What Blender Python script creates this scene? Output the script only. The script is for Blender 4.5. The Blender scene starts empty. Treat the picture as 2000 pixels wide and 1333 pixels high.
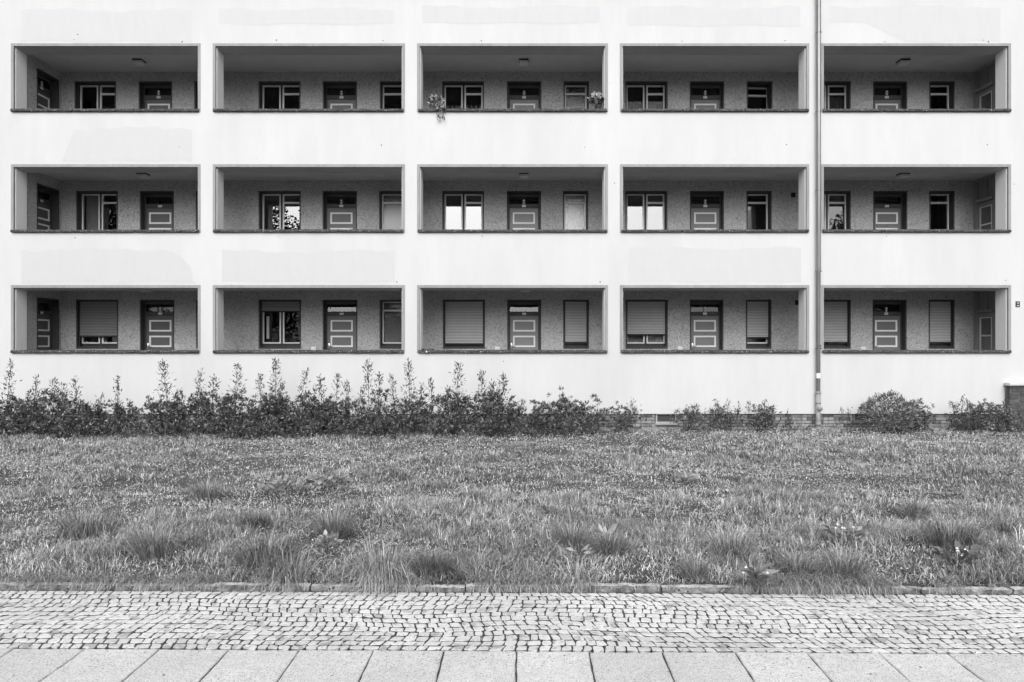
import bpy, bmesh, math, random
import numpy as np
from mathutils import Vector, Matrix

SC = bpy.context.scene
COL = SC.collection
R = math.radians
EYE = 1.94            # eye height above the lawn (m)
FY = 15.90            # distance of the street face of the building
WY = 17.57            # distance of the gallery wall behind it

# ------------------------------------------------------------------ camera
cam_d = bpy.data.cameras.new('camera')
cam_d.lens = 24.0
cam_d.sensor_width = 36.0
cam_d.shift_x = -0.004
cam_d.shift_y = 0.0043
cam_d.clip_start = 0.05
cam_d.clip_end = 800.0
cam = bpy.data.objects.new('camera', cam_d)
cam.location = (0, 0, EYE)
cam.rotation_euler = (R(90), 0, 0)
COL.objects.link(cam)
SC.camera = cam

# ------------------------------------------------------------------ light
SUN_EL, SUN_AZ = R(40), R(184)      # high, behind the camera, veiled by cloud
w = bpy.data.worlds.new('World')
SC.world = w
w.use_nodes = True
nt = w.node_tree
bg = nt.nodes['Background']
sky = nt.nodes.new('ShaderNodeTexSky')
sky.sky_type = 'NISHITA'
sky.sun_disc = False
sky.sun_elevation = SUN_EL
sky.sun_rotation = SUN_AZ
sky.air_density = 1.6
sky.dust_density = 6.0
sky.ozone_density = 1.0
bw = nt.nodes.new('ShaderNodeRGBToBW')   # black-and-white photograph: neutral sky
nt.links.new(sky.outputs[0], bw.inputs[0])
nt.links.new(bw.outputs[0], bg.inputs[0])
bg.inputs[1].default_value = 0.15
sun_d = bpy.data.lights.new('sun', 'SUN')
sun_d.energy = 1.5
sun_d.angle = R(64)
sun = bpy.data.objects.new('sun', sun_d)
sd = Vector((math.sin(SUN_AZ) * math.cos(SUN_EL), math.cos(SUN_AZ) * math.cos(SUN_EL), math.sin(SUN_EL)))
sun.rotation_euler = (-sd).to_track_quat('-Z', 'Y').to_euler()
sun.location = (0, -5, 30)
COL.objects.link(sun)
vs = SC.view_settings
SC.display_settings.display_device = 'sRGB'
vs.view_transform = 'Standard'
vs.look = 'None'
vs.exposure = 0.30
vs.gamma = 1.0
vs.use_curve_mapping = False
cy = SC.cycles
cy.max_bounces = 8
cy.diffuse_bounces = 4
cy.transparent_max_bounces = 12
cy.sample_clamp_indirect = 6.0

# ------------------------------------------------------------------ materials
MATS = {}


def mat(name, lo, hi=None, scale=6.0, rough=0.85, spec=0.3, detail=4.0, stretch=(1, 1, 1),
        bump=0.0, bscale=40.0, bdist=0.01, speck=None, metal=0.0, objvar=0.0, big=None, transl=0.0, tone=False, contrast=(0.3, 0.7)):
    """Grey procedural material. lo..hi noise mix, optional specks (value, scale, threshold), per-object variation,
    large-scale stain (amount, scale), relief."""
    m = bpy.data.materials.new(name)
    m.use_nodes = True
    t = m.node_tree
    N, L = t.nodes, t.links
    p = N['Principled BSDF']
    p.inputs['Roughness'].default_value = rough
    p.inputs['Specular IOR Level'].default_value = spec
    p.inputs['Metallic'].default_value = metal
    hi = lo if hi is None else hi
    geo = N.new('ShaderNodeNewGeometry')
    mp = N.new('ShaderNodeMapping')
    mp.inputs['Scale'].default_value = stretch
    L.new(geo.outputs['Position'], mp.inputs['Vector'])

    def noise(s, d=4.0, src=None):
        n = N.new('ShaderNodeTexNoise')
        n.inputs['Scale'].default_value = s
        n.inputs['Detail'].default_value = d
        n.inputs['Roughness'].default_value = 0.6
        L.new((src or mp).outputs[0], n.inputs['Vector'])
        return n.outputs['Fac']

    def math_(op, a, b):
        n = N.new('ShaderNodeMath')
        n.operation = op
        for i, v in enumerate((a, b)):
            if isinstance(v, (int, float)):
                n.inputs[i].default_value = v
            else:
                L.new(v, n.inputs[i])
        return n.outputs[0]

    def rng(v, a, b, c, d):
        n = N.new('ShaderNodeMapRange')
        n.clamp = True
        L.new(v, n.inputs['Value'])
        for k, x in (('From Min', a), ('From Max', b), ('To Min', c), ('To Max', d)):
            n.inputs[k].default_value = x
        return n.outputs[0]

    val = rng(noise(scale, detail), contrast[0], contrast[1], lo, hi)
    if big:
        val = math_('MULTIPLY', val, rng(noise(big[1], 3.0), 0.35, 0.65, 1 - big[0], 1 + big[0]))
    if speck:
        for sv, ss, th in ([speck] if isinstance(speck, tuple) else speck):
            nz = noise(ss, 2.0, geo if stretch != (1, 1, 1) else None)
            f = rng(nz, th, th + 0.06, 0, 1)
            mx = N.new('ShaderNodeMix')
            mx.data_type = 'FLOAT'
            L.new(f, mx.inputs[0])
            L.new(val, mx.inputs[2])
            mx.inputs[3].default_value = sv
            val = mx.outputs[0]
    if objvar:
        oi = N.new('ShaderNodeObjectInfo')
        val = math_('MULTIPLY', val, rng(oi.outputs['Random'], 0, 1, 1 - objvar, 1 + objvar))
    if tone:
        at = N.new('ShaderNodeAttribute')
        at.attribute_name = 'tone'
        val = math_('MULTIPLY', val, at.outputs['Fac'])
    cmb = N.new('ShaderNodeCombineColor')
    for i in range(3):
        L.new(val, cmb.inputs[i])
    L.new(cmb.outputs[0], p.inputs['Base Color'])
    if bump:
        b = N.new('ShaderNodeBump')
        b.inputs['Strength'].default_value = bump
        b.inputs['Distance'].default_value = bdist
        L.new(noise(bscale, 3.0, geo), b.inputs['Height'])
        L.new(b.outputs[0], p.inputs['Normal'])
    if transl:
        tr = N.new('ShaderNodeBsdfTranslucent')
        L.new(cmb.outputs[0], tr.inputs['Color'])
        mx = N.new('ShaderNodeMixShader')
        mx.inputs[0].default_value = transl
        L.new(p.outputs[0], mx.inputs[1])
        L.new(tr.outputs[0], mx.inputs[2])
        L.new(mx.outputs[0], N['Material Output'].inputs['Surface'])
    MATS[name] = m
    return m


def glass(name, fac, rough=0.0, bump=0.0):
    m = bpy.data.materials.new(name)
    m.use_nodes = True
    t = m.node_tree
    N, L = t.nodes, t.links
    N.remove(N['Principled BSDF'])
    g = N.new('ShaderNodeBsdfGlossy')
    g.inputs['Roughness'].default_value = rough
    g.inputs['Color'].default_value = (1, 1, 1, 1)
    tr = N.new('ShaderNodeBsdfTransparent')
    tr.inputs['Color'].default_value = (.82, .82, .82, 1)
    if bump:
        n = N.new('ShaderNodeTexNoise')
        n.inputs['Scale'].default_value = 110
        geo = N.new('ShaderNodeNewGeometry')
        L.new(geo.outputs['Position'], n.inputs['Vector'])
        b = N.new('ShaderNodeBump')
        b.inputs['Strength'].default_value = bump
        b.inputs['Distance'].default_value = .01
        L.new(n.outputs['Fac'], b.inputs['Height'])
        L.new(b.outputs[0], g.inputs['Normal'])
    mx = N.new('ShaderNodeMixShader')
    mx.inputs[0].default_value = fac
    L.new(tr.outputs[0], mx.inputs[1])
    L.new(g.outputs[0], mx.inputs[2])
    L.new(mx.outputs[0], N['Material Output'].inputs['Surface'])
    MATS[name] = m
    return m


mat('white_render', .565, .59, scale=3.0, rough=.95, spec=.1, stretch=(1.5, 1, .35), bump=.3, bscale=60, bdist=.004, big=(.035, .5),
    speck=[(.535, 9.0, .68), (.51, 1.7, .74)])
mat('patch_render', .535, .555, scale=4.0, rough=.95, spec=.1, stretch=(1.5, 1, .6), bump=.25, bscale=60, bdist=.004)
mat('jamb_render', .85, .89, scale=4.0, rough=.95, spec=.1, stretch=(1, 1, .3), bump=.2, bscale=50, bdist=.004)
mat('frame_paint', .27, .33, scale=5.0, rough=.8, stretch=(3, 1, .5), bump=.1, bscale=60, bdist=.003, big=(.06, .8))
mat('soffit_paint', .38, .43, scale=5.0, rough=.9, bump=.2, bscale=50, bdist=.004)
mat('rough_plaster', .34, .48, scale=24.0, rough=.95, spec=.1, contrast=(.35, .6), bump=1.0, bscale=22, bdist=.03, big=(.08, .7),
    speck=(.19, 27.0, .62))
mat('gallery_ceiling', .52, .57, scale=3.0, rough=.95, spec=.1, bump=.1, bscale=30, bdist=.004)
mat('gallery_floor', .32, .38, scale=5.0)
mat('coping', .03, .10, scale=22.0, rough=.9, bump=.8, bscale=60, bdist=.02, contrast=(.35, .62), speck=[(.46, 26.0, .615), (.03, 19.0, .60)])
mat('mortar', .34, .42, scale=20.0, rough=.95)
mat('dark_surround', .055, .07, scale=4.0, rough=.6)
mat('window_frame_dark', .035, .045, rough=.5)
mat('sash_white', .70, .76, scale=4.0, rough=.45, spec=.4)
mat('moulding_white', .80, .84, scale=4.0, rough=.5)
for i, v in enumerate((.11, .16, .24, .21, .17)):
    mat('door_leaf_%d' % i, v * .94, v * 1.06, scale=3.0, rough=.5, spec=.4, stretch=(.6, 1, 4))
mat('door_frame', .07, .085, scale=4.0, rough=.55)
mat('wood_partition', .24, .29, scale=5.0, rough=.6, stretch=(4, 4, .5))
mat('plate_white', .75, .8, rough=.4)
mat('plate_ink', .25, .27, rough=.6)
mat('ink_dark', .03, .035, rough=.5)
mat('ornament', .76, .8, rough=.6)
mat('steel', .55, .62, rough=.3, metal=1.0)
mat('peep', .02, rough=.3)
mat('shutter', .48, .52, scale=3.0, rough=.55, spec=.35, objvar=.03)
mat('shutter_dark', .25, .28, scale=3.0, rough=.55, spec=.35, objvar=.03)
mat('shutter_back', .04, rough=.8)
mat('room_dark', .05, .07, rough=.9)
mat('lace', .34, .62, scale=16.0, rough=.95, contrast=(.4, .6), stretch=(2, 1, 1))
mat('cloth_white', .8, .84, rough=.95)
mat('cloth_grey', .22, .26, rough=.95, stretch=(4, 1, .3))
mat('cloth_dark', .06, .09, rough=.95, stretch=(6, 1, .3))
glass('pane', .06)
glass('pane_coated', .17)
glass('pane_plain', .03)
glass('pane_obscured', .16, rough=.16, bump=.3)
glass('pane_rippled', .09, rough=.06, bump=.35)
mat('zinc', .20, .26, scale=3.0, rough=.22, spec=1.0, metal=.35, stretch=(1, 1, .3), big=(.1, 1.2))
mat('zinc_dull', .12, .16, scale=5.0, rough=.42, spec=.6, stretch=(1, 1, .4), big=(.12, 1.2))
mat('cast_iron_paint', .21, .29, scale=12.0, rough=.5, spec=.45, big=(.1, 2.0), bump=.2, bscale=60, bdist=.004)
mat('lamp_plastic', .62, .66, rough=.4)
mat('lamp_base', .015, rough=.5)
mat('brick_red', .14, .28, scale=14.0, rough=.92, objvar=.5, bump=.6, bscale=70, bdist=.006)
mat('brick_dark', .06, .11, scale=14.0, rough=.9, objvar=.35, bump=.6, bscale=70, bdist=.006)
mat('brick_mortar', .13, .19, scale=22.0, rough=.95)
mat('slab_granite', .51, .63, scale=26.0, rough=.85, objvar=.05, bump=.3, bscale=90, bdist=.004, big=(.06, 1.8),
    speck=[(.28, 95.0, .56), (.70, 80.0, .62)], detail=5.0)
mat('cobble', .50, .63, scale=24.0, rough=.8, objvar=.10, bump=.5, bscale=60, bdist=.006, big=(.10, 1.1), speck=[(.37, 8.5, .57), (.64, 7.0, .64), (.20, 60.0, .64)], tone=False)
mat('kerb_stone', .34, .60, scale=11.0, rough=.9, objvar=.07, bump=.9, bscale=38, bdist=.02, speck=[(.13, 30.0, .60), (.12, 60.0, .62)])
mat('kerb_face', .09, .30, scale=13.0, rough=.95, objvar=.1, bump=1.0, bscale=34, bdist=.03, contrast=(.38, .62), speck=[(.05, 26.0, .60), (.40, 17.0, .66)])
mat('joint_soil', .03, .08, scale=20.0, rough=1.0, bump=.5, bscale=50, bdist=.01)
mat('lawn_soil', .05, .11, scale=9.0, rough=1.0, bump=.6, bscale=40, bdist=.02, big=(.2, .6))
mat('earth', .05, .08, scale=1.0, rough=1.0)
mat('asphalt', .045, .06, scale=30.0, rough=.9)
mat('grass_blade', .36, .42, scale=3.0, rough=.45, spec=.4, transl=.12, tone=True)
mat('clover_leaf', .36, .42, scale=3.0, rough=.6, spec=.25, transl=.12, tone=True)
mat('straw', .42, .5, scale=3.0, rough=.8, tone=True)
mat('petal', .78, .82, rough=.8)
mat('shrub_leaf', .10, .13, scale=3.0, rough=.36, spec=.5, transl=.08, tone=True)
mat('twig', .07, .10, scale=8.0, rough=.9)
mat('weed_leaf', .28, .34, scale=6.0, rough=.5, spec=.35, transl=.22, tone=True)
mat('flower_leaf', .62, .7, scale=6.0, rough=.6, transl=.2, tone=True)
mat('pot_dark', .03, .04, rough=.6)
mat('bark', .06, .1, scale=10.0, rough=1.0, bump=.5)
mat('tree_leaf', .06, .09, scale=3.0, rough=.5, transl=.25, tone=True)
mat('hole_dark', .05, rough=1.0)
mat('opposite_wall', .22, .26, scale=3.0)


# ------------------------------------------------------------------ mesh helpers
class MB:
    def __init__(self):
        self.v, self.f, self.m = [], [], []

    def face(self, pts, mi=0):
        i = len(self.v)
        self.v.extend(pts)
        self.f.append(tuple(range(i, i + len(pts))))
        self.m.append(mi)

    def poly(self, verts, faces, mi=0):
        i = len(self.v)
        self.v.extend([tuple(p) for p in verts])
        for f in faces:
            self.f.append(tuple(i + k for k in f))
            self.m.append(mi)

    def box(self, x0, x1, y0, y1, z0, z1, mi=0):
        self.poly([(x0, y0, z0), (x1, y0, z0), (x1, y1, z0), (x0, y1, z0), (x0, y0, z1), (x1, y0, z1), (x1, y1, z1), (x0, y1, z1)],
                  [(0, 3, 2, 1), (4, 5, 6, 7), (0, 1, 5, 4), (1, 2, 6, 5), (2, 3, 7, 6), (3, 0, 4, 7)], mi)

    def cbox(self, x0, x1, y0, y1, z0, z1, c=.006, mi=0):
        """Box with its front (-y) edges chamfered."""
        self.poly([(x0, y1, z0), (x1, y1, z0), (x1, y1, z1), (x0, y1, z1),
                   (x0, y0 + c, z0), (x1, y0 + c, z0), (x1, y0 + c, z1), (x0, y0 + c, z1),
                   (x0 + c, y0, z0 + c), (x1 - c, y0, z0 + c), (x1 - c, y0, z1 - c), (x0 + c, y0, z1 - c)],
                  [(3, 2, 1, 0), (0, 1, 5, 4), (1, 2, 6, 5), (2, 3, 7, 6), (3, 0, 4, 7),
                   (4, 5, 9, 8), (5, 6, 10, 9), (6, 7, 11, 10), (7, 4, 8, 11), (8, 9, 10, 11)], mi)

    def rect_frame(self, x0, x1, z0, z1, y0, y1, wl, wr=None, wb=None, wt=None, mi=0):
        """Rectangular frame in the xz plane made of four butted bars."""
        wr = wl if wr is None else wr
        wb = wl if wb is None else wb
        wt = wl if wt is None else wt
        if wl: self.box(x0, x0 + wl, y0, y1, z0, z1, mi)
        if wr: self.box(x1 - wr, x1, y0, y1, z0, z1, mi)
        if wb: self.box(x0 + wl, x1 - wr, y0, y1, z0, z0 + wb, mi)
        if wt: self.box(x0 + wl, x1 - wr, y0, y1, z1 - wt, z1, mi)

    def tube(self, pts, rads, n=6, mi=0, cap=True):
        rings = []
        for i, p in enumerate(pts):
            p = Vector(p)
            a = Vector(pts[min(i + 1, len(pts) - 1)]) - Vector(pts[max(i - 1, 0)])
            a.normalize()
            u = a.orthogonal().normalized()
            if abs(a.z) > .9:
                u = Vector((1, 0, 0)) - a * a.x
                u.normalize()
            q = a.cross(u)
            base = len(self.v)
            for k in range(n):
                t = 2 * math.pi * k / n
                self.v.append(tuple(p + (u * math.cos(t) + q * math.sin(t)) * rads[i]))
            rings.append(base)
        for i in range(len(rings) - 1):
            for k in range(n):
                self.f.append((rings[i] + k, rings[i] + (k + 1) % n, rings[i + 1] + (k + 1) % n, rings[i + 1] + k))
                self.m.append(mi)
        if cap:
            self.f.append(tuple(rings[-1] + k for k in range(n)))
            self.m.append(mi)
            self.f.append(tuple(rings[0] + n - 1 - k for k in range(n)))
            self.m.append(mi)

    def mesh(self, name, mats, smooth=False):
        me = bpy.data.meshes.new(name)
        me.from_pydata(self.v, [], self.f)
        for x in (mats if isinstance(mats, (list, tuple)) else [mats]):
            me.materials.append(MATS[x] if isinstance(x, str) else x)
        if any(self.m):
            me.polygons.foreach_set('material_index', self.m)
        if smooth:
            me.polygons.foreach_set('use_smooth', [True] * len(self.f))
        me.update()
        return me

    def build(self, name, mats, parent=None, smooth=False, loc=None):
        return link(name, self.mesh(name, mats, smooth), parent, loc)


def link(name, me, parent=None, loc=None, rot=None):
    o = bpy.data.objects.new(name, me)
    COL.objects.link(o)
    if parent is not None:
        o.parent = parent
    if loc is not None:
        o.location = loc
    if rot is not None:
        o.rotation_euler = rot
    return o


def tag(o, label=None, cat=None, group=None, kind=None):
    if label: o['label'] = label
    if cat: o['category'] = cat
    if group: o['group'] = group
    if kind: o['kind'] = kind
    return o


def empty(name, loc=(0, 0, 0), rot=(0, 0, 0), parent=None):
    o = bpy.data.objects.new(name, None)
    o.empty_display_size = .2
    COL.objects.link(o)
    o.location = loc
    o.rotation_euler = rot
    if parent: o.parent = parent
    return o


def wall_holes(mb, x0, x1, z0, z1, holes, yf, yb, mi=0, mi_jamb=None, mi_soffit=None, soffit_drop=0.0):
    """Wall slab in the xz plane with rectangular holes, each hole lined by its jambs."""
    mj = mi if mi_jamb is None else mi_jamb
    ms = mj if mi_soffit is None else mi_soffit
    xs = sorted({x0, x1, *[h[0] for h in holes], *[h[1] for h in holes]})
    zs = sorted({z0, z1, *[h[2] for h in holes], *[h[3] for h in holes]})
    for i in range(len(xs) - 1):
        for k in range(len(zs) - 1):
            cx, cz = (xs[i] + xs[i + 1]) / 2, (zs[k] + zs[k + 1]) / 2
            if any(h[0] < cx < h[1] and h[2] < cz < h[3] for h in holes):
                continue
            a, b, c, d = xs[i], xs[i + 1], zs[k], zs[k + 1]
            mb.face([(a, yf, c), (b, yf, c), (b, yf, d), (a, yf, d)], mi)
            mb.face([(b, yb, c), (a, yb, c), (a, yb, d), (b, yb, d)], mi)
    for a, b, c, d in holes:
        mb.face([(a, yf, c), (a, yf, d), (a, yb, d), (a, yb, c)], mj)
        mb.face([(b, yf, d), (b, yf, c), (b, yb, c), (b, yb, d)], mj)
        mb.face([(a, yf, c), (a, yb, c), (b, yb, c), (b, yf, c)], mj)
        mb.face([(a, yf, d), (b, yf, d), (b, yb, d - soffit_drop), (a, yb, d - soffit_drop)], ms)
        if soffit_drop:
            mb.face([(a, yb, d - soffit_drop), (b, yb, d - soffit_drop), (b, yb, d), (a, yb, d)], ms)
    mb.face([(x0, yf, z1), (x1, yf, z1), (x1, yb, z1), (x0, yb, z1)], mi)
    mb.face([(x0, yb, z0), (x1, yb, z0), (x1, yf, z0), (x0, yf, z0)], mi)
    mb.face([(x0, yb, z0), (x0, yf, z0), (x0, yf, z1), (x0, yb, z1)], mi)
    mb.face([(x1, yf, z0), (x1, yb, z0), (x1, yb, z1), (x1, yf, z1)], mi)


def fast_mesh(name, verts, tri_or_quad_loops, loop_starts, loop_totals, tones, mats, domain='POINT'):
    me = bpy.data.meshes.new(name)
    me.vertices.add(len(verts))
    me.vertices.foreach_set('co', np.ascontiguousarray(verts, dtype=np.float32).ravel())
    me.loops.add(len(tri_or_quad_loops))
    me.loops.foreach_set('vertex_index', np.ascontiguousarray(tri_or_quad_loops, dtype=np.int32))
    me.polygons.add(len(loop_starts))
    me.polygons.foreach_set('loop_start', np.ascontiguousarray(loop_starts, dtype=np.int32))
    try:
        me.polygons.foreach_set('loop_total', np.ascontiguousarray(loop_totals, dtype=np.int32))
    except Exception:
        pass
    a = me.attributes.new('tone', 'FLOAT', domain)
    a.data.foreach_set('value', np.ascontiguousarray(tones, dtype=np.float32))
    for x in (mats if isinstance(mats, (list, tuple)) else [mats]):
        me.materials.append(MATS[x])
    me.update(calc_edges=True)
    return me


rng = np.random.default_rng(7)
rnd = random.Random(11)


def blades_mesh(name, pos, az, length, width, lean, curl, tone, mats):
    """Grass blades: five vertices each, arching over. All arguments are arrays."""
    n = len(pos)
    dx, dy = np.cos(az), np.sin(az)
    sx, sy = -dy, dx
    th0 = lean
    th1 = lean + curl
    l1, l2 = length * .55, length * .45
    v = np.empty((n, 5, 3), np.float32)
    tw = rng.uniform(-.9, .9, n)                 # blade twist about its own axis
    wx, wy = sx * np.cos(tw) + dx * np.sin(tw), sy * np.cos(tw) + dy * np.sin(tw)
    m = pos + np.stack([dx * np.sin(th0) * l1, dy * np.sin(th0) * l1, np.cos(th0) * l1], 1)
    t = m + np.stack([dx * np.sin(th1) * l2, dy * np.sin(th1) * l2, np.cos(th1) * l2], 1)
    w2 = np.stack([wx * width / 2, wy * width / 2, np.zeros(n)], 1)
    v[:, 0] = pos - w2
    v[:, 1] = pos + w2
    v[:, 2] = m + w2 * .8
    v[:, 3] = m - w2 * .8
    v[:, 4] = t
    base = (np.arange(n) * 5)[:, None]
    loops = (base + np.array([0, 1, 2, 3, 3, 2, 4])[None]).ravel()
    st = (np.arange(n) * 7)[:, None] + np.array([0, 4])[None]
    tot = np.tile([4, 3], n)
    return fast_mesh(name, v.reshape(-1, 3), loops, st.ravel(), tot, np.repeat(tone, 5), mats)


def leaves_mesh(name, pos, direc, length, width, tone, mats, fold=.25):
    """Leaves: folded diamonds pointing along direc."""
    n = len(pos)
    d = direc / np.maximum(1e-6, np.linalg.norm(direc, axis=1, keepdims=True))
    ref = rng.normal(size=(n, 3))
    s = np.cross(d, ref)
    s /= np.maximum(1e-6, np.linalg.norm(s, axis=1, keepdims=True))
    u = np.cross(s, d)
    v = np.empty((n, 4, 3), np.float32)
    L_, W_ = length[:, None], width[:, None]
    v[:, 0] = pos
    v[:, 1] = pos + d * L_ * .5 + s * W_ * .5 + u * W_ * fold
    v[:, 2] = pos + d * L_
    v[:, 3] = pos + d * L_ * .5 - s * W_ * .5 + u * W_ * fold
    base = (np.arange(n) * 4)[:, None]
    loops = (base + np.array([0, 1, 2, 0, 2, 3])[None]).ravel()
    st = np.arange(n * 2) * 3
    return fast_mesh(name, v.reshape(-1, 3), loops, st, np.full(n * 2, 3), np.repeat(tone, 4), mats)


def vnoise(x, y, s, seed=0):
    """Smooth value noise on arrays, 0..1."""
    x = np.asarray(x, float) * s
    y = np.asarray(y, float) * s
    xi, yi = np.floor(x).astype(np.int64), np.floor(y).astype(np.int64)
    fx, fy = x - xi, y - yi
    fx, fy = fx * fx * (3 - 2 * fx), fy * fy * (3 - 2 * fy)

    def h(a, b):
        k = (a * 374761393 + b * 668265263 + seed * 974634777) & 0xffffffff
        k = ((k ^ (k >> 13)) * 1274126177) & 0xffffffff
        return ((k ^ (k >> 16)) & 0xffff) / 65535.0
    return (h(xi, yi) * (1 - fx) + h(xi + 1, yi) * fx) * (1 - fy) + (h(xi, yi + 1) * (1 - fx) + h(xi + 1, yi + 1) * fx) * fy


PAV_ROT = R(-.7)          # the footway runs a touch askew to the building
KERB_Y0 = 5.428


def lawn_z(x, y):
    x, y = np.asarray(x, float), np.asarray(y, float)
    edge = np.clip((y - KERB_Y0) / 1.2, 0, 1)
    b = (vnoise(x, y, .55, 3) - .5) * .10 + (vnoise(x, y, 1.7, 4) - .5) * .07 + (vnoise(x, y, 4.2, 5) - .5) * .05
    far = np.clip((15.2 - y) / 3.0, 0, 1)
    return .045 * (1 - np.clip((y - 6) / 8, 0, 1)) + b * edge * (.35 + .65 * far)


def spot(px, py, z=.05):
    """Where a thing seen in the photograph stands on the lawn: x and distance in metres."""
    y = 1333.0 * (EYE - z) / (py - 675.0)
    return (px - 1008.0) * y / 1333.0, y


# measured positions on the two wall planes (metres)
def fx(px): return (px - 1008.0) * FY / 1333.0
def fz(py): return EYE - (py - 675.0) * FY / 1333.0
def wx(px): return (px - 1008.0) * WY / 1333.0
def wz(py): return EYE - (py - 675.0) * WY / 1333.0


# ------------------------------------------------------------------ ground
g = MB()
g.face([(-300, -300, -.16), (300, -300, -.16), (300, 300, -.16), (-300, 300, -.16)])
tag(g.build('ground', 'earth'), kind='structure')
g = MB()
g.face([(-120, -9.0, -.15), (120, -9.0, -.15), (120, 1.2, -.15), (-120, 1.2, -.15)])
tag(g.build('road', 'asphalt'), kind='structure')

nx, ny = 160, 72
gx = np.linspace(-20, 20, nx)
gy = np.linspace(5.25, FY + .2, ny)
X, T = np.meshgrid(gx, np.linspace(0, 1, ny) ** 1.3)
Y0 = 5.436 - .0122 * X
Y = Y0 + T * (FY + .2 - Y0)
Z = lawn_z(X, Y) - .012
me = bpy.data.meshes.new('lawn_ground')
idx = np.arange(nx * ny).reshape(ny, nx)
me.from_pydata(np.stack([X.ravel(), Y.ravel(), Z.ravel()], 1).tolist(), [],
               np.stack([idx[:-1, :-1].ravel(), idx[:-1, 1:].ravel(), idx[1:, 1:].ravel(), idx[1:, :-1].ravel()], 1).tolist())
me.materials.append(MATS['lawn_soil'])
me.polygons.foreach_set('use_smooth', [True] * len(me.polygons))
tag(link('lawn_ground', me), kind='structure')

# footway: slabs, cobble strip, kerb, all in one slightly turned frame
PAV = Matrix.Translation((0, 4.375, -.0155)) @ Matrix.Rotation(PAV_ROT, 4, 'Z') @ Matrix.Rotation(R(.85), 4, 'X')


def pav_frame(name):
    o = empty(name)
    o.matrix_world = PAV
    return tag(o, kind='structure')


pavement = pav_frame('pavement')
b = MB()
b.face([(-14, -3.2, -.012), (14, -3.2, -.012), (14, .004, -.012), (-14, .004, -.012)])
b.build('pavement_bed', 'joint_soil', pavement)
joints = [160.5, 307, 444, 583, 729, 867, 1009, 1150, 1292, 1434, 1572, 1712, 1844]
jx = [(p - 1008) * 4.375 / 1333 for p in joints]
while jx[0] > -7.5: jx.insert(0, jx[0] - .462)
while jx[-1] < 7.5: jx.append(jx[-1] + .462)


def slab_mesh(x0, x1, y0, y1, t=.05, c=.006, dz=0.0, jit=.003, seg=10):
    """Paving slab with slightly chipped, chamfered edges; top near z = 0."""
    ring = []
    for k in range(seg): ring.append((x0 + (x1 - x0) * k / seg, y0))
    for k in range(seg): ring.append((x1, y0 + (y1 - y0) * k / seg))
    for k in range(seg): ring.append((x1 - (x1 - x0) * k / seg, y1))
    for k in range(seg): ring.append((x0, y1 - (y1 - y0) * k / seg))
    mb = MB()
    cx, cy_ = (x0 + x1) / 2, (y0 + y1) / 2
    low, mid, top = [], [], []
    for (a, q) in ring:
        j = rnd.uniform(-jit, jit)
        ux, uy = (cx - a), (cy_ - q)
        d = math.hypot(ux, uy)
        ux, uy = ux / d, uy / d
        low.append((a + ux * (.002 + j), q + uy * (.002 + j), -t))
        mid.append((a + ux * (.002 + j), q + uy * (.002 + j), dz - c))
        top.append((a + ux * (c * 1.6 + j), q + uy * (c * 1.6 + j), dz))
    n = len(ring)
    vv = low + mid + top
    ff = []
    for k in range(n):
        q = (k + 1) % n
        ff.append((k, q, n + q, n + k))
        ff.append((n + k, n + q, 2 * n + q, 2 * n + k))
    ff.append(tuple(2 * n + k for k in range(n)))
    mb.poly(vv, ff)
    return mb


for i in range(len(jx) - 1):
    slab_mesh(jx[i] + .003, jx[i + 1] - .003, -.47, -.004 + rnd.uniform(-.004, .002), dz=rnd.uniform(-.004, .003), seg=8).build(
        'slab', 'slab_granite', pavement)
# the rows nearer the road, joined: none of them is in the picture
rest = MB()
for rrow in range(1, 5):
    for i in range(len(jx) - 1):
        rest.box(jx[i] + .004, jx[i + 1] - .004, -.47 * (rrow + 1), -.47 * rrow - .006, -.05, rnd.uniform(-.003, .002))
tag(rest.build('slab_rows', 'slab_granite', pavement), kind='stuff')

strip = pav_frame('cobble_strip')
b = MB()
b.face([(-14, 0.0, -.0016), (14, 0.0, -.0016), (14, 1.0, -.0016), (-14, 1.0, -.0016)])
b.build('cobble_bed', 'joint_soil', strip)
STRIP_W = .985
rows = 13
row_edges = [-.003]
for k in range(rows):
    row_edges.append(row_edges[-1] + rnd.uniform(.85, 1.15))
row_edges = [-.003 + (e + .003) / (row_edges[-1] + .003) * (STRIP_W - .001) for e in row_edges]


def warp(x, v):
    """Courses wander: level on the left, drifting into slanting courses towards the right."""
    s = .5 + .5 * math.tanh((x - .3) / 1.2)
    k = v * (STRIP_W - v) * 4 / STRIP_W ** 2
    dx_ = -.16 * (v / STRIP_W - .5) * s + .03 * math.sin(v * 9 + x * 1.3)
    dv = k * (.022 * math.sin(x * 2.1 + .6) + .010 * math.sin(x * 5.3 + v * 4) + .024 * s * math.sin(x * 3.4 + 1.0))
    return x + dx_, v + dv


cob = []
for r_ in range(rows):
    x = -7.8 + rnd.uniform(0, .08)
    v0, v1 = row_edges[r_], row_edges[r_ + 1]
    while x < 7.8:
        wd = rnd.choice([rnd.uniform(.056, .08), rnd.uniform(.07, .102)])
        cob.append((x, x + wd, v0, v1))
        x += wd


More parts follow.
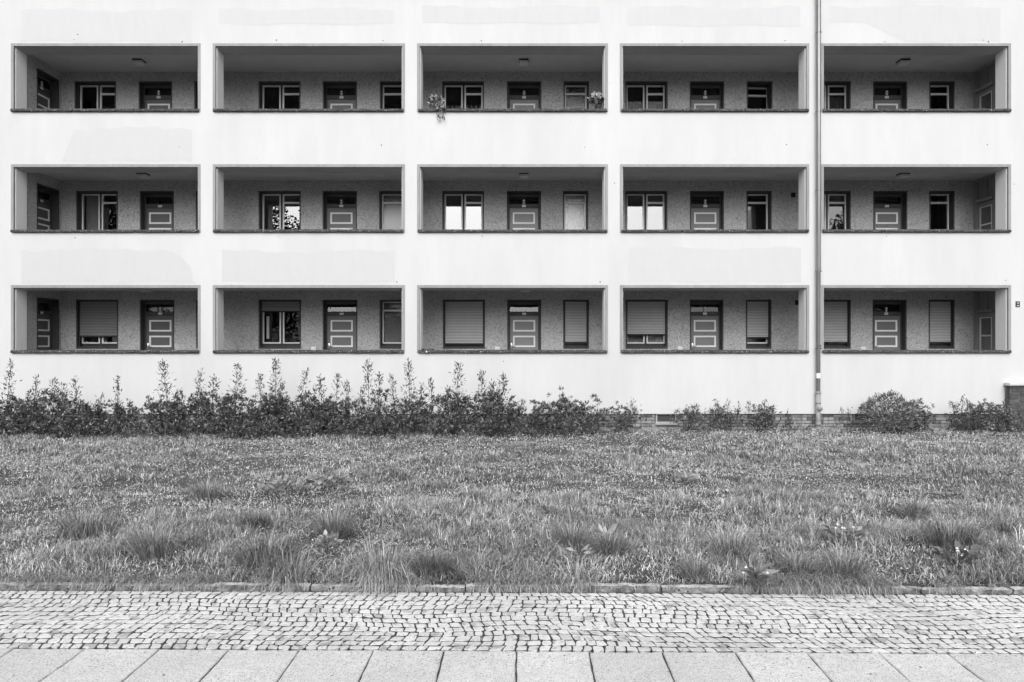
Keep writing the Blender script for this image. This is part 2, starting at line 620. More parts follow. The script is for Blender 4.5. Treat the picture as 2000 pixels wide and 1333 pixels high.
def cobble_shape(x0, x1, v0, v1):
    gap = rnd.uniform(.0032, .0058)
    gv = rnd.uniform(.0050, .0078)
    pts = []
    for (a, q, sx, sy) in ((x0, v0, 1, 1), ((x0 + x1) / 2, v0, 0, 1), (x1, v0, -1, 1), (x1, (v0 + v1) / 2, -1, 0), (x1, v1, -1, -1),
                           ((x0 + x1) / 2, v1, 0, -1), (x0, v1, 1, -1), (x0, (v0 + v1) / 2, 1, 0)):
        corner = sx and sy
        j = .0068 if corner else .0035
        cx_, cv_ = warp(a, q)
        pts.append((cx_ + sx * (gap + (.002 if corner else 0)) + rnd.uniform(-j, j), cv_ + sy * (gv + (.002 if corner else 0)) + rnd.uniform(-j, j)))
    cx_ = sum(p[0] for p in pts) / 8
    cv_ = sum(p[1] for p in pts) / 8
    h = rnd.uniform(.0008, .0042)
    tx, ty = rnd.uniform(-.03, .03), rnd.uniform(-.022, .022)
    low, mid, top = [], [], []
    for (a, q) in pts:
        a, q = a - cx_, q - cv_
        low.append((a, q, -.03))
        mid.append((a, q, -.0022 + h + a * tx + q * ty))
        top.append((a * .91, q * .91, h + a * tx + q * ty + rnd.uniform(-.0012, .0012)))
    n = 8
    ff = []
    for k in range(n):
        q = (k + 1) % n
        ff.append((k, q, n + q, n + k))
        ff.append((n + k, n + q, 2 * n + q, 2 * n + k))
    ff.append(tuple(2 * n + k for k in range(n)))
    return (cx_, cv_), low + mid + top, ff


inview = [c for c in cob if abs((c[0] + c[1]) / 2) < (c[2] + 4.375) * .765]
inview.sort(key=lambda c: (c[2], abs(c[0])))
near = set(map(tuple, inview[:300]))
rest = MB()
for c in cob:
    (cx_, cv_), vv, ff = cobble_shape(*c)
    if c in near:
        mb = MB()
        mb.poly(vv, ff)
        mb.build('cobblestone', 'cobble', strip, loc=(cx_, cv_, 0))
    else:
        rest.poly([(p[0] + cx_, p[1] + cv_, p[2]) for p in vv], ff)
tag(rest.build('cobblestones_beyond', 'cobble', strip), kind='stuff')

kerb = pav_frame('kerb')
kj = [-7.84]
for p in (-7.07, -6.30, -5.53, -4.75, -3.98, -3.20, -2.42, -1.64, -.415 - .39, -.415, .36, 1.13, 1.90, 2.36, 3.16, 3.87, 4.65, 5.42, 6.19, 6.96, 7.73):
    kj.append(p)
for i in range(len(kj) - 1):
    a, q = kj[i] + .006, kj[i + 1] - .006
    mb = MB()
    n = 14
    dz, dy = rnd.uniform(-.006, .012), rnd.uniform(-.012, .008)
    prof = [(.0, -.05), (.003, .012), (.007, .028), (.015, .036), (.062, .039), (.074, .032), (.078, -.05)]
    grid = []
    for k in range(n + 1):
        x = a + (q - a) * k / n
        e = .010 if k in (0, n) else 0.0
        wob = rnd.uniform(-.014, .012)
        grid.append([(x, .99 + dy + pv + wob * (1 if j in (1, 2) else .3) + (e if j < 3 else 0), pz + dz * (j > 0) + rnd.uniform(-.005, .005) * (1 < j < 5) - (e * .6 if j in (2, 3, 4) else 0)) for j, (pv, pz) in enumerate(prof)])
    m_ = len(prof)
    vv = [p for row in grid for p in row]
    ff = [(k * m_ + j, (k + 1) * m_ + j, (k + 1) * m_ + j + 1, k * m_ + j + 1) for k in range(n) for j in range(m_ - 1)]
    ff.append(tuple(range(m_ - 1, -1, -1)))
    ff.append(tuple(n * m_ + j for j in range(m_)))
    mb.poly(vv, ff)
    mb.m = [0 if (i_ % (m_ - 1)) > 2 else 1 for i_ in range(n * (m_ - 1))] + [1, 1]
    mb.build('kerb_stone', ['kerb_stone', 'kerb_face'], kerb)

# ------------------------------------------------------------------ apartment building
bld = tag(empty('apartment_building', (0, 16.5, 0)), 'white rendered apartment block with three rows of open access galleries', 'building')
BO = Vector((0, 16.5, 0))


def part(name, mb, mats, parent=bld, smooth=False, loc=None):
    """A part of the building given in world metres."""
    o = mb.build(name, mats, parent, smooth)
    o.location = (Vector(loc) if loc else Vector((0, 0, 0))) - (BO if parent is bld else Vector((0, 0, 0)))
    return o


BX0, BX1, BTOP, BBOT = -14.6, 14.6, 12.4, .346
bays = [(fx(21.5), fx(392)), (fx(415.5), fx(791)), (fx(814.5), fx(1187.5)), (fx(1210.5), fx(1580.5)), (fx(1603.5), fx(1974.5))]
F_TOP = [3.345, 6.160, 8.977]          # top of the painted frame on each floor
C_TOP = [1.828, 4.636, 7.442]          # top of the parapet coping
W_TOP = [3.118, 5.914, 8.737]          # heads of the doors and windows
FLOOR = [t - 2.25 for t in W_TOP]
CEIL = [3.375, 6.184, 8.98]
BAND, LEDGE = .064, .020
COP_H = .066

# outer cladding with the frame openings, and the structural wall behind it
mb = MB()
holes = [(x0, x1, C_TOP[f] - COP_H, F_TOP[f]) for f in range(3) for (x0, x1) in bays]
wall_holes(mb, BX0, BX1, BBOT, BTOP, holes, FY, FY + .05)
part('facade_wall', mb, 'white_render')
mb = MB()
inner = [(x0 + BAND + LEDGE, x1 - BAND - LEDGE, C_TOP[f] - COP_H, F_TOP[f] - BAND) for f in range(3) for (x0, x1) in bays]
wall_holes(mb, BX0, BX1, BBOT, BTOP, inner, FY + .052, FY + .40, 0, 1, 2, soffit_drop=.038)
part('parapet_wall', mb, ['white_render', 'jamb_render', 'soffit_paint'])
for f in range(3):
    for (x0, x1) in bays:
        mb = MB()
        mb.rect_frame(x0 + .002, x1 - .002, C_TOP[f] - COP_H + .002, F_TOP[f] - .002, FY - .004, FY + .051, BAND - .002, BAND - .002, 0, BAND - .002)
        part('opening_frame', mb, 'frame_paint')
        # parapet coping of three cast stones
        cop = MB()
        a, q = x0 + .028, x1 - .028
        cop.box(x0 + BAND + .003, x1 - BAND - .003, FY + .02, FY + .44, C_TOP[f] - COP_H + .004, C_TOP[f] - .014)
        co = part('coping', cop, 'mortar')
        cuts = [a, a + (q - a) * .327, a + (q - a) * .659, q]
        for k in range(3):
            c0, c1 = cuts[k] + (.007 if k else 0), cuts[k + 1] - (.007 if k < 2 else 0)
            st = MB()
            zt, zb = C_TOP[f] + rnd.uniform(-.004, .004), C_TOP[f] - COP_H
            n = 12
            prof = [(-.045, 0.0), (-.058, .012), (-.058, COP_H * .5), (-.050, COP_H - .006), (-.030, COP_H), (.43, COP_H + .006), (.44, 0.0)]
            vv, ff = [], []
            for s_ in range(n + 1):
                xx = c0 + (c1 - c0) * s_ / n
                for j, (py, pz) in enumerate(prof):
                    vv.append((xx, FY + py + rnd.uniform(-.005, .005) * (j < 5), zb + pz * (zt - zb) / COP_H + (rnd.uniform(-.005, .004) if 2 < j < 6 else 0)))
            m_ = len(prof)
            for s_ in range(n):
                for j in range(m_):
                    ff.append((s_ * m_ + j, (s_ + 1) * m_ + j, (s_ + 1) * m_ + (j + 1) % m_, s_ * m_ + (j + 1) % m_))
            ff.append(tuple(range(m_ - 1, -1, -1)))
            ff.append(tuple(n * m_ + j for j in range(m_)))
            # stones run between the frame legs; only the nosing laps in front of them
            vv = [(min(max(p[0], x0 + BAND + .003), x1 - BAND - .003) if p[1] > FY - .008 else p[0], p[1], p[2]) for p in vv]
            st.poly(vv, ff)
            part('coping_stone', st, 'coping', co)

# repainted patches on the render, 2 mm proud, edges left by a roller
patches = [
    (40, 376, 20, 82, 1), (428, 772, 18, 48, 1), (826, 1172, 14, 46, 1), (1224, 1564, 15, 51, 1), (1620, 1955, 13, 82, 2),
    (122, 375, 250, 316, 3), (42, 378, 488, 553, 4), (432, 772, 491, 552, 1), (1226, 1566, 485, 552, 1)]
for (a, q, t, u, style) in patches:
    x0, x1, z1, z0 = fx(a), fx(q), fz(t), fz(u)
    top, bot = [], []
    n = 46
    ph = rnd.uniform(0, 9)
    for k in range(n + 1):
        s_ = k / n
        wob = .030 * math.sin(s_ * 9 + ph) + .018 * math.sin(s_ * 31 + ph * 2) + rnd.uniform(-.008, .008)
        zt = z1 + wob
        if style == 3 and s_ < .2: zt -= .06
        if style == 4 and s_ > .85: zt -= (z1 - z0) * ((s_ - .85) / .15) ** 2 * .7
        zb = z0 + .018 * math.sin(s_ * 13 + ph) + rnd.uniform(-.006, .006)
        if style == 2 and s_ < .42: zb = z1 - (z1 - z0) * (.45 + .5 * max(0, (s_ - .2) / .22))
        x = x0 + (x1 - x0) * s_
        if k in (0, n): x += rnd.uniform(-.02, .02)
        top.append((x, zt)); bot.append((x, zb))
    if style == 3:
        bot = [(x - .0, z) for x, z in bot]
        top = [(x + .28 * max(0, 1 - i / 10), z) for i, (x, z) in enumerate(top)]
    mb = MB()
    for k in range(n):
        mb.face([(bot[k][0], FY - .002, bot[k][1]), (bot[k + 1][0], FY - .002, bot[k + 1][1]), (top[k + 1][0], FY - .002, top[k + 1][1]), (top[k][0], FY - .002, top[k][1])])
    part('repair_patch', mb, 'patch_render')

# small drill holes and pock marks in the render
mb = MB()
for (a, q) in [(145, 78), (152, 68), (356, 82), (540, 79), (748, 80), (940, 80), (1332, 81), (1533, 80), (1728, 82), (1920, 79), (1930, 82), (745, 284),
               (350, 287), (1142, 288), (1536, 283), (1928, 283), (147, 465), (545, 463), (942, 462), (379, 552), (775, 551), (1172, 551),
               (1200, 358), (1598, 362), (1980, 360), (983, 706), (1731, 462), (1964, 548)]:
    cx_, cz_, r0 = fx(a), fz(q), rnd.uniform(.010, .018)
    mb.face([(cx_ + r0 * math.cos(t) * rnd.uniform(.7, 1.1), FY - .003, cz_ + r0 * math.sin(t)) for t in np.linspace(0, 2 * math.pi, 8)[:-1]])
tag(part('pock_marks', mb, 'hole_dark'), kind='stuff')

# gallery interior: wall with door and window openings, floors, ceilings, end walls
GX0, GX1 = -11.72, 11.77
big = {0: [(149, 231.2), (505.2, 588.2), (864.8, 947.4), (1221.7, 1304.3), (1579, 1661.5)],
       1: [(149.2, 230.4), (505.2, 587.5), (863.8, 945.3), (1221.5, 1303.5), (1579, 1661.5)],
       2: [(146.0, 227.0), (505.2, 587.0), (863.6, 945.4), (1221.5, 1304.0), (1579, 1661.5)]}
door = {0: [(273.4, 340.6), (630.4, 698.2), (990.7, 1057), (1347.2, 1412.8), (1704, 1770.5)],
        1: [(273.4, 339.8), (630, 697.4), (989.8, 1056.8), (1347.4, 1414), (1705.2, 1771.9)],
        2: [(271.0, 336.5), (630.6, 697.2), (990.2, 1057.3), (1347, 1414.3), (1705, 1771.7)]}
small = {0: [(383.2, 433), (741.4, 791), (1099.9, 1150.3), (1456.5, 1506.5), (1813.5, 1864)],
         1: [(382.6, 432), (740.4, 790), (1099.2, 1149), (1457.8, 1507), (1814.6, 1864)],
         2: [(379.6, 429), (741.9, 791), (1100.7, 1150.3), (1458.2, 1508.6), (1814.6, 1864)]}
WIN_H = 1.265
for f in range(3):
    hs = []
    for k in range(5):
        hs.append((wx(big[f][k][0]), wx(big[f][k][1]), W_TOP[f] - WIN_H, W_TOP[f]))
        hs.append((wx(small[f][k][0]), wx(small[f][k][1]), W_TOP[f] - WIN_H, W_TOP[f]))
        hs.append((wx(door[f][k][0]), wx(door[f][k][1]), FLOOR[f], W_TOP[f]))
    mb = MB()
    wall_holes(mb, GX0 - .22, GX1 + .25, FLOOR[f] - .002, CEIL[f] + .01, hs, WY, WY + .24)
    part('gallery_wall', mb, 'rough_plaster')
    mb = MB()
    mb.box(GX0 - .3, GX1 + .3, FY + .402, WY + .3, CEIL[f], CEIL[f] + .12)
    part('gallery_ceiling', mb, 'gallery_ceiling')
    mb = MB()
    mb.box(GX0 - .3, GX1 + .3, FY + .402, WY + .3, FLOOR[f] - .15, FLOOR[f])
    part('gallery_floor', mb, 'gallery_floor')
    # rooms behind the glass
    mb = MB()
    ya, yb = WY + .242, WY + 2.6
    za, zb = FLOOR[f] - .05, CEIL[f] + .05
    mb.face([(GX0 - .5, yb, za), (GX1 + .5, yb, za), (GX1 + .5, yb, zb), (GX0 - .5, yb, zb)])
    mb.face([(GX0 - .5, ya, za), (GX1 + .5, ya, za), (GX1 + .5, yb, za), (GX0 - .5, yb, za)])
    mb.face([(GX0 - .5, ya, zb), (GX0 - .5, yb, zb), (GX1 + .5, yb, zb), (GX1 + .5, ya, zb)])
    for k in range(-11, 13, 2):
        xx = k + .4
        mb.face([(xx, WY + .9, za), (xx, yb, za), (xx, yb, zb), (xx, WY + .9, zb)])
    part('room_interior', mb, 'room_dark')
# roof and the closed sides
mb = MB()
mb.box(BX0 - .3, BX1 + .3, FY - .35, FY + 10, BTOP + .004, BTOP + .25)
part('roof', mb, 'frame_paint')
mb = MB()
mb.box(BX0, BX0 + .3, FY + .41, FY + 9.7, BBOT, BTOP)
mb.box(BX1 - .3, BX1, FY + .41, FY + 9.7, BBOT, BTOP)
mb.box(BX0 + .301, BX1 - .301, FY + 9.4, FY + 9.7, BBOT, BTOP)
part('rear_wall', mb, 'white_render')

# left end wall with a door opening; right end wall is a timber partition
LD = (16.69, 17.50)
for f in range(3):
    mb = MB()
    z0, z1, zt = FLOOR[f], W_TOP[f], CEIL[f]
    mb.box(GX0 - .22, GX0, FY + .402, LD[0], z0, zt - .001)
    mb.box(GX0 - .22, GX0, LD[1], WY - .001, z0, zt - .001)
    mb.box(GX0 - .22, GX0, LD[0], LD[1], z1, zt - .001)
    part('end_wall', mb, 'rough_plaster')
    mb = MB()
    hz = FLOOR[f] + 1.93
    xw = GX1
    # posts, header rail and upper panels
    mb.box(xw, xw + .12, 17.44, WY - .001, z0, zt - .001)
    mb.box(xw, xw + .12, FY + .402, 16.80, z0, zt - .001)
    mb.box(xw - .06, xw + .12, 16.80, 17.44, hz - .03, hz + .04)
    mb.box(xw + .02, xw + .12, 17.10, 17.14, hz + .04, zt - .001)
    mb.box(xw, xw + .12, 16.80, 17.44, zt - .07, zt - .002)
    mb.box(xw + .06, xw + .10, 16.80, 17.44, hz + .041, zt - .071)
    en = part('end_partition', mb, 'wood_partition')
    # glazed door leaf in the partition
    mb = MB()
    lf, lb = xw + .03, xw + .07
    mb.box(lf, lb, 17.37, 17.438, z0 + .01, hz - .042)
    mb.box(lf, lb, 16.802, 16.93, z0 + .01, hz - .042)
    mb.box(lf, lb, 16.931, 17.369, hz - .15, hz - .042)
    mb.box(lf, lb, 16.931, 17.369, z0 + .01, z0 + .5)
    dl = part('partition_door', mb, 'wood_partition')
    mb = MB()
    ga, gz0, gz1 = xw + .022, z0 + .5, hz - .15
    mb.box(ga, lf + .015, 17.345, 17.369, gz0, gz1)
    mb.box(ga, lf + .015, 16.931, 16.95, gz0, gz1)
    mb.box(ga, lf + .015, 16.951, 17.344, gz1 - .022, gz1)
    mb.box(ga, lf + .015, 16.951, 17.344, gz0 + .80, gz0 + .835)
    part('glazing_bead', mb, 'sash_white', dl, loc=BO)
    mb = MB()
    mb.box(lf + .016, lf + .022, 16.935, 17.365, gz0, gz1)
    part('pane', mb, 'pane_obscured', dl, loc=BO)
# glazing beads and panes were given in world metres under a part placed at -BO
for o in list(bld.children):
    if o.name.startswith('partition_door'):
        for c in o.children:
            c.location = (0, 0, 0)
for o in list(bld.children):
    if o.name.startswith('coping') and not o.name.startswith('coping_stone'):
        for c in o.children:
            c.location = (0, 0, 0)


# ---- windows, in local metres: x from the centre of the opening, y into the wall, z down from its head
def lpart(name, mb, mats, parent, loc=(0, 0, 0), smooth=False):
    o = mb.build(name, mats, parent, smooth)
    o.location = loc
    return o


MESH = {}


def shared(key, make, name, mats, parent, smooth=False):
    if key not in MESH:
        MESH[key] = make().mesh(name, mats, smooth)
    return link(name, MESH[key], parent)


SUR = .033


def surround_mb(wd, h, sill=True):
    mb = MB()
    mb.rect_frame(-wd / 2 + .001, wd / 2 - .001, -h + .001, -.001, -.006, .20, SUR - .002, SUR - .002, SUR if sill else 0, SUR - .002)
    if sill:
        mb.box(-wd / 2 + SUR, wd / 2 - SUR, -.02, .145, -h + SUR + .001, -h + SUR + .022)
    return mb


def sash_mb(x0, x1, z0, z1, bar=None, t=.034):
    mb = MB()
    mb.rect_frame(x0, x1, z0, z1, .155, .20, t)
    if bar:
        mb.box(x0 + t, x1 - t, .148, .198, bar - .026, bar + .022)
    return mb


def pane_mb(x0, x1, z0, z1):
    mb = MB()
    ln = .020 * (z1 - z0)          # panes tipped in at the head so the mirrored sky ends lower
    mb.face([(x0 + .03, .178 - ln, z0 + .03), (x1 - .03, .178 - ln, z0 + .03), (x1 - .03, .178 + ln, z1 - .03), (x0 + .03, .178 + ln, z1 - .03)])
    return mb


def curtain_mb(x0, x1, z0, z1, folds, amp=.018, hem=0.0, y=.30):
    mb = MB()
    n = max(8, folds * 6)
    top, bot = [], []
    for k in range(n + 1):
        s_ = k / n
        yy = y + amp * math.sin(s_ * folds * 2 * math.pi)
        top.append((x0 + (x1 - x0) * s_, yy, z1 - hem * (.5 + .5 * math.cos(s_ * folds * 2 * math.pi))))
        bot.append((x0 + (x1 - x0) * s_, yy, z0))
    for k in range(n):
        mb.face([bot[k], bot[k + 1], top[k + 1], top[k]])
    return mb


def shutter(wd, h, n_slats, z_top, matname, parent_win, label=None):
    o = MB()
    x0, x1 = -wd / 2 + SUR + .004, wd / 2 - SUR - .004
    o.box(x0, x0 + .022, .06, .095, -h + SUR + .024, -SUR - .002)
    o.box(x1 - .022, x1, .06, .095, -h + SUR + .024, -SUR - .002)
    o.box(x0 + .023, x1 - .023, .085, .092, z_top - n_slats * .040 - .004, -SUR - .002)
    o.box(x0 + .023, x1 - .023, .066, .084, z_top - n_slats * .040 - .032, z_top - n_slats * .040 - .002)
    sh = link('roller_shutter', o.mesh('roller_shutter', 'shutter_back'), bld)
    sh.location = parent_win.location
    if label: sh['label'] = label
    key = ('slat', round(wd, 3), matname)
    if key not in MESH:
        s_ = MB()
        a, q = x0 + .023, x1 - .023
        prof = [(.084, -.0165), (.070, -.016), (.064, -.011), (.064, .010), (.070, .0155), (.084, .016)]
        vv = [(a, y, z) for y, z in prof] + [(q, y, z) for y, z in prof]
        ff = [(j, j + 6, (j + 1) % 6 + 6, (j + 1) % 6) for j in range(6)] + [tuple(range(6)), tuple(range(11, 5, -1))]
        s_.poly(vv, ff)
        MESH[key] = s_.mesh('slat', matname)
    for k in range(n_slats):
        link('slat', MESH[key], sh, (0, 0, z_top - .02 - .04 * k))
    return sh


def window(f, k, kind, glass_='pane', bars=(False, True), label=None, curtain=None, tilt=False, shut=None):
    px = (big if kind == 'big' else small)[f][k]
    x0, x1 = wx(px[0]), wx(px[1])
    wd, h = x1 - x0, WIN_H
    mb = MB()
    a, q = -wd / 2 + SUR, wd / 2 - SUR
    zt, zb = -SUR - .004, -h + SUR + .024
    st, sb = zt - .008, -1.13          # sash top and bottom
    mb.rect_frame(a, q, zb, zt, .175, .235, .02, .02, sb - zb - .002, .012)
    if kind == 'big':
        mb.box(-.030, .030, .165, .235, sb, zt - .013)
    win = link('window', mb.mesh('window', 'window_frame_dark'), bld)
    win.location = Vector(((x0 + x1) / 2, WY, W_TOP[f])) - BO
    if label: win['label'] = label
    shared(('sur', round(wd, 3)), lambda: surround_mb(wd, h), 'surround', 'dark_surround', win)
    spans = [(a + .012, -.026), (.026, q - .012)] if kind == 'big' else [(a + .012, q - .012)]
    for i, (s0, s1) in enumerate(spans):
        bar = bars[i if kind == 'big' else 1]
        s_ = sash_mb(s0, s1, sb, st, -.272 if bar else None)
        so = link('sash', s_.mesh('sash', 'sash_white'), win)
        po = link('pane', pane_mb(s0, s1, sb, st).mesh('pane', glass_), win)
        if tilt:
            for o in (so, po):
                o.location = (0, .155 - (.155 * math.cos(R(7)) - sb * math.sin(R(-7))) * 1 + .0, 0)
                M_ = Matrix.Translation((0, .18, sb)) @ Matrix.Rotation(R(-7), 4, 'X') @ Matrix.Rotation(R(1.6), 4, 'Y') @ Matrix.Translation((0, -.18, -sb))
                o.matrix_local = M_
    if curtain:
        for (cn, cm, c0, c1, zz0, zz1, folds, amp, hem) in curtain:
            link(cn, curtain_mb(a + (q - a) * c0, a + (q - a) * c1, zz0, zz1, folds, amp, hem).mesh(cn, cm), win)
    if shut:
        shutter(wd, h, shut[0], -SUR - .012, shut[1], win, shut[2] if len(shut) > 2 else None)
    return win


LACE = [('curtain', 'lace', .02, .48, -1.12, -.40, 9, .014, .03), ('curtain', 'lace', .52, .98, -1.12, -.40, 9, .014, .03)]
FAINT = [('curtain', 'cloth_grey', .02, .48, -1.12, -.50, 4, .02, .10), ('curtain', 'cloth_grey', .52, .98, -1.12, -.50, 4, .02, .10)]
# top floor
window(2, 0, 'big')
window(2, 1, 'big')
window(2, 2, 'big', curtain=FAINT, label='window with a gathered half curtain behind the trailing flowers')
window(2, 3, 'big', curtain=LACE, label='window with lace half curtains')
window(2, 4, 'big', curtain=[('curtain', 'cloth_dark', .5, .98, -1.12, -.3, 6, .02, 0)])
window(2, 0, 'small')
window(2, 1, 'small')
window(2, 2, 'small', glass_='pane_rippled', label='narrow window with obscured glass')
window(2, 3, 'small', tilt=True, label='narrow window with its sash tilted open')
window(2, 4, 'small')
# middle floor
window(1, 0, 'big', curtain=[('roller_blind', 'cloth_grey', .03, .47, -.98, -.06, 1, .0, 0)], label='window with a grey roller blind in its left sash')
window(1, 1, 'big', glass_='pane_coated')
window(1, 2, 'big', glass_='pane_coated', label='window mirroring the pale sky')
window(1, 3, 'big', glass_='pane_coated', label='window mirroring the pale sky')
window(1, 4, 'big', glass_='pane_coated')
window(1, 0, 'small')
window(1, 1, 'small', glass_='pane_rippled', curtain=[('roller_blind', 'cloth_grey', .02, .98, -1.12, -.30, 1, 0, 0)])
window(1, 2, 'small', glass_='pane_obscured', label='narrow window with bright obscured glass')
window(1, 3, 'small')
window(1, 4, 'small')
# ground floor, most of them shuttered
window(0, 0, 'big', shut=(22, 'shutter_dark', 'grey roller shutter lowered to just above the bottles'))
window(0, 1, 'big', bars=(False, False), glass_='pane_plain', shut=(6, 'shutter_dark', 'roller shutter lowered by a few slats'),
       curtain=[('curtain', 'cloth_white', .06, .13, -1.0, -.42, 3, .01, 0), ('curtain', 'cloth_white', .965, .99, -1.0, -.42, 1, .01, 0)])
window(0, 2, 'big', shut=(27, 'shutter', 'pale roller shutter lowered fully'))
window(0, 3, 'big', shut=(21, 'shutter'), curtain=[('roller_blind', 'cloth_grey', .02, .98, -1.12, -.7, 1, 0, 0)])
window(0, 4, 'big', shut=(26, 'shutter'))
window(0, 0, 'small')
window(0, 1, 'small', glass_='pane_plain', curtain=[('roller_blind', 'cloth_grey', .02, .98, -1.1, -.1, 1, 0, 0)])
window(0, 2, 'small', shut=(26, 'shutter'))
window(0, 3, 'small', shut=(23, 'shutter'))
window(0, 4, 'small', shut=(26, 'shutter'))


# ---- doors
def ornament_mb():
    """Small cut-out finial: a lozenge over three stacked leaf crescents."""
    mb = MB()

    def plate(pts, y0=-.008, y1=0.0):
        n = len(pts)
        vv = [(x, y0, z) for x, z in pts] + [(x, y1, z) for x, z in pts]
        ff = [tuple(range(n)), tuple(range(2 * n - 1, n - 1, -1))] + [(k, k + n, (k + 1) % n + n, (k + 1) % n) for k in range(n)]
        mb.poly(vv, ff)
    plate([(0, .100), (.038, .128), (.014, .145), (0, .165), (-.014, .145), (-.038, .128)])
    plate([(-.006, .058), (.006, .058), (.006, .102), (-.006, .102)])
    for (z, wd, th) in ((.078, .046, .022), (.044, .030, .020), (.006, .047, .026)):
        pts = [(-wd, z + .016), (-wd * .45, z + .004), (0, z + th * .55), (wd * .45, z + .004), (wd, z + .016), (wd * .6, z - th * .35), (0, z - th * .6), (-wd * .6, z - th * .35)]
        plate(pts, -.0095 - z * .01, .001)
    return mb


def door_unit(f, k, leafmat, orn, loc=None, rot=0.0, wd=None, handle=True, label=None):
    if loc is None:
        px = door[f][k]
        x0, x1 = wx(px[0]), wx(px[1])
        wd = x1 - x0
        loc = Vector(((x0 + x1) / 2, WY, W_TOP[f]))
    H = 2.25
    a, q = -wd / 2 + SUR, wd / 2 - SUR
    leaf = MB()
    lw = wd / 2 - SUR - .035
    leaf.cbox(-lw, lw, .172, .205, -H + .012, -.408, .004)
    d = link('door', leaf.mesh('door', leafmat), bld)
    d.location = Vector(loc) - BO
    d.rotation_euler = (0, 0, rot)
    if label: d['label'] = label
    shared(('dsur', round(wd, 3)), lambda: surround_mb(wd, H, False), 'surround', 'dark_surround', d)
    fr = MB()
    fr.box(a, -lw - .003, .165, .215, -H + .003, -SUR - .002)
    fr.box(lw + .003, q, .165, .215, -H + .003, -SUR - .002)
    fr.box(-lw - .002, lw + .002, .165, .215, -.113, -SUR - .003)
    fr.box(-lw - .002, lw + .002, .160, .215, -.400, -.300)
    link('door_frame', fr.mesh('door_frame', 'door_frame'), d)
    tp = MB()
    tp.face([(-lw, .180, -.299), (lw, .180, -.299), (lw, .192, -.114), (-lw, .192, -.114)])
    link('transom_pane', tp.mesh('transom_pane', 'pane'), d)
    for (zt, zb) in ((-.519, -.818), (-.925, -1.220), (-1.320, -1.620), (-1.72, -2.02)):
        key = ('mould', round(zt - zb, 3))
        if key not in MESH:
            mb = MB()
            hh = zt - zb
            mb.rect_frame(-.288, .288, -hh, 0, .158, .1715, .042)
            MESH[key] = mb.mesh('panel_moulding', 'moulding_white')
        link('panel_moulding', MESH[key], d, (0, 0, zt))
    if orn:
        shared('orn', ornament_mb, 'ornament', 'ornament', d).location = (0, .158, -.338)
    if 'plate' not in MESH:
        mb = MB()
        mb.cbox(-.050, .050, .150, .159, -.385, -.330, .003)
        for s_ in (-.026, -.002, .022):          # the figures are worn and not legible
            mb.box(s_ - .007, s_ + .009, .1492, .1498, -.372, -.364, 1)
            mb.box(s_ - .006, s_ + .004, .1492, .1498, -.352, -.344, 1)
        MESH['plate'] = mb.mesh('number_plate', ['plate_white', 'plate_ink'])
    link('number_plate', MESH['plate'], d)
    if 'peephole' not in MESH:
        mb = MB()
        mb.tube([(0, .166, -.872), (0, .1715, -.872)], [.010, .011], 8)
        MESH['peephole'] = mb.mesh('peephole', 'peep')
    link('peephole', MESH['peephole'], d)
    if handle:
        key = ('handle', round(lw, 2))
        if key not in MESH:
            mb = MB()
            hx = -lw + .045
            mb.cbox(hx - .019, hx + .019, .160, .1715, -1.325, -1.115, .004)
            mb.tube([(hx, .162, -1.185), (hx, .120, -1.185), (hx + .015, .110, -1.185), (hx + .095, .112, -1.190)], [.011, .011, .011, .008], 8)
            mb.tube([(hx, .152, -1.265), (hx, .162, -1.265)], [.010, .011], 8)
            MESH[key] = mb.mesh('handle', 'steel', True)
        link('handle', MESH[key], d)
    return d


for f in range(3):
    for k in range(5):
        orn = {0: (1, 0, 0, 1, 1), 1: (0, 1, 1, 1, 0), 2: (1, 1, 1, 1, 1)}[f][k]
        door_unit(f, k, 'door_leaf_%d' % k, orn)
    door_unit(f, 0, 'door_leaf_0', f == 2, loc=(GX0, (LD[0] + LD[1]) / 2, W_TOP[f]), rot=R(90), wd=LD[1] - LD[0],
              label='door in the end wall of the gallery')

# ---- brick plinth
pl = MB()
pl.box(BX0, BX1, FY + .075, FY + .40, -.2, BBOT - .004)
plinth = part('plinth', pl, 'brick_mortar')
cellar = [(fx(1280) + .02, fx(1322), .125, .343), (fx(1668), fx(1712), .16, .343), (fx(1494), fx(1512), .0, .343)]
bricks_rest = MB()
cnt = 0
brick_me = {}
for row in range(6):
    zt = BBOT - .012 - row * .0765
    x = -13.2 + (.125 if row % 2 else 0) + rnd.uniform(-.01, .01)
    while x < 12.9:
        wd = .24 if rnd.random() < .72 else .115
        x0, x1 = x, x + wd
        x += wd + .010
        if any(x0 < c[1] + .02 and x1 > c[0] - .02 and zt > c[2] - .02 for c in cellar):
            cut = [c for c in cellar if x0 < c[1] + .02 and x1 > c[0] - .02 and zt > c[2] - .02][0]
            if x0 < cut[0] - .06: x1 = cut[0] - .025
            elif x1 > cut[1] + .06: x0 = cut[1] + .025
            else: continue
        dy = rnd.uniform(-.004, .003)
        indiv = (x0 > -3.6 and row < 5 and x1 < 11.3) and cnt < 290
        if indiv:
            cnt += 1
            mb = MB()
            c_ = (x0 + x1) / 2
            mb.cbox(x0 - c_, x1 - c_, 0, .06, -.033, .033, .005)
            o = mb.build('brick', 'brick_red', plinth)
            o.location = (c_, FY + .045 + dy, zt - .033)
        else:
            bricks_rest.cbox(x0, x1, FY + .045 + dy, FY + .10, zt - .066, zt, .005)
tag(bricks_rest.build('bricks_behind_hedge', 'brick_red', plinth), kind='stuff')
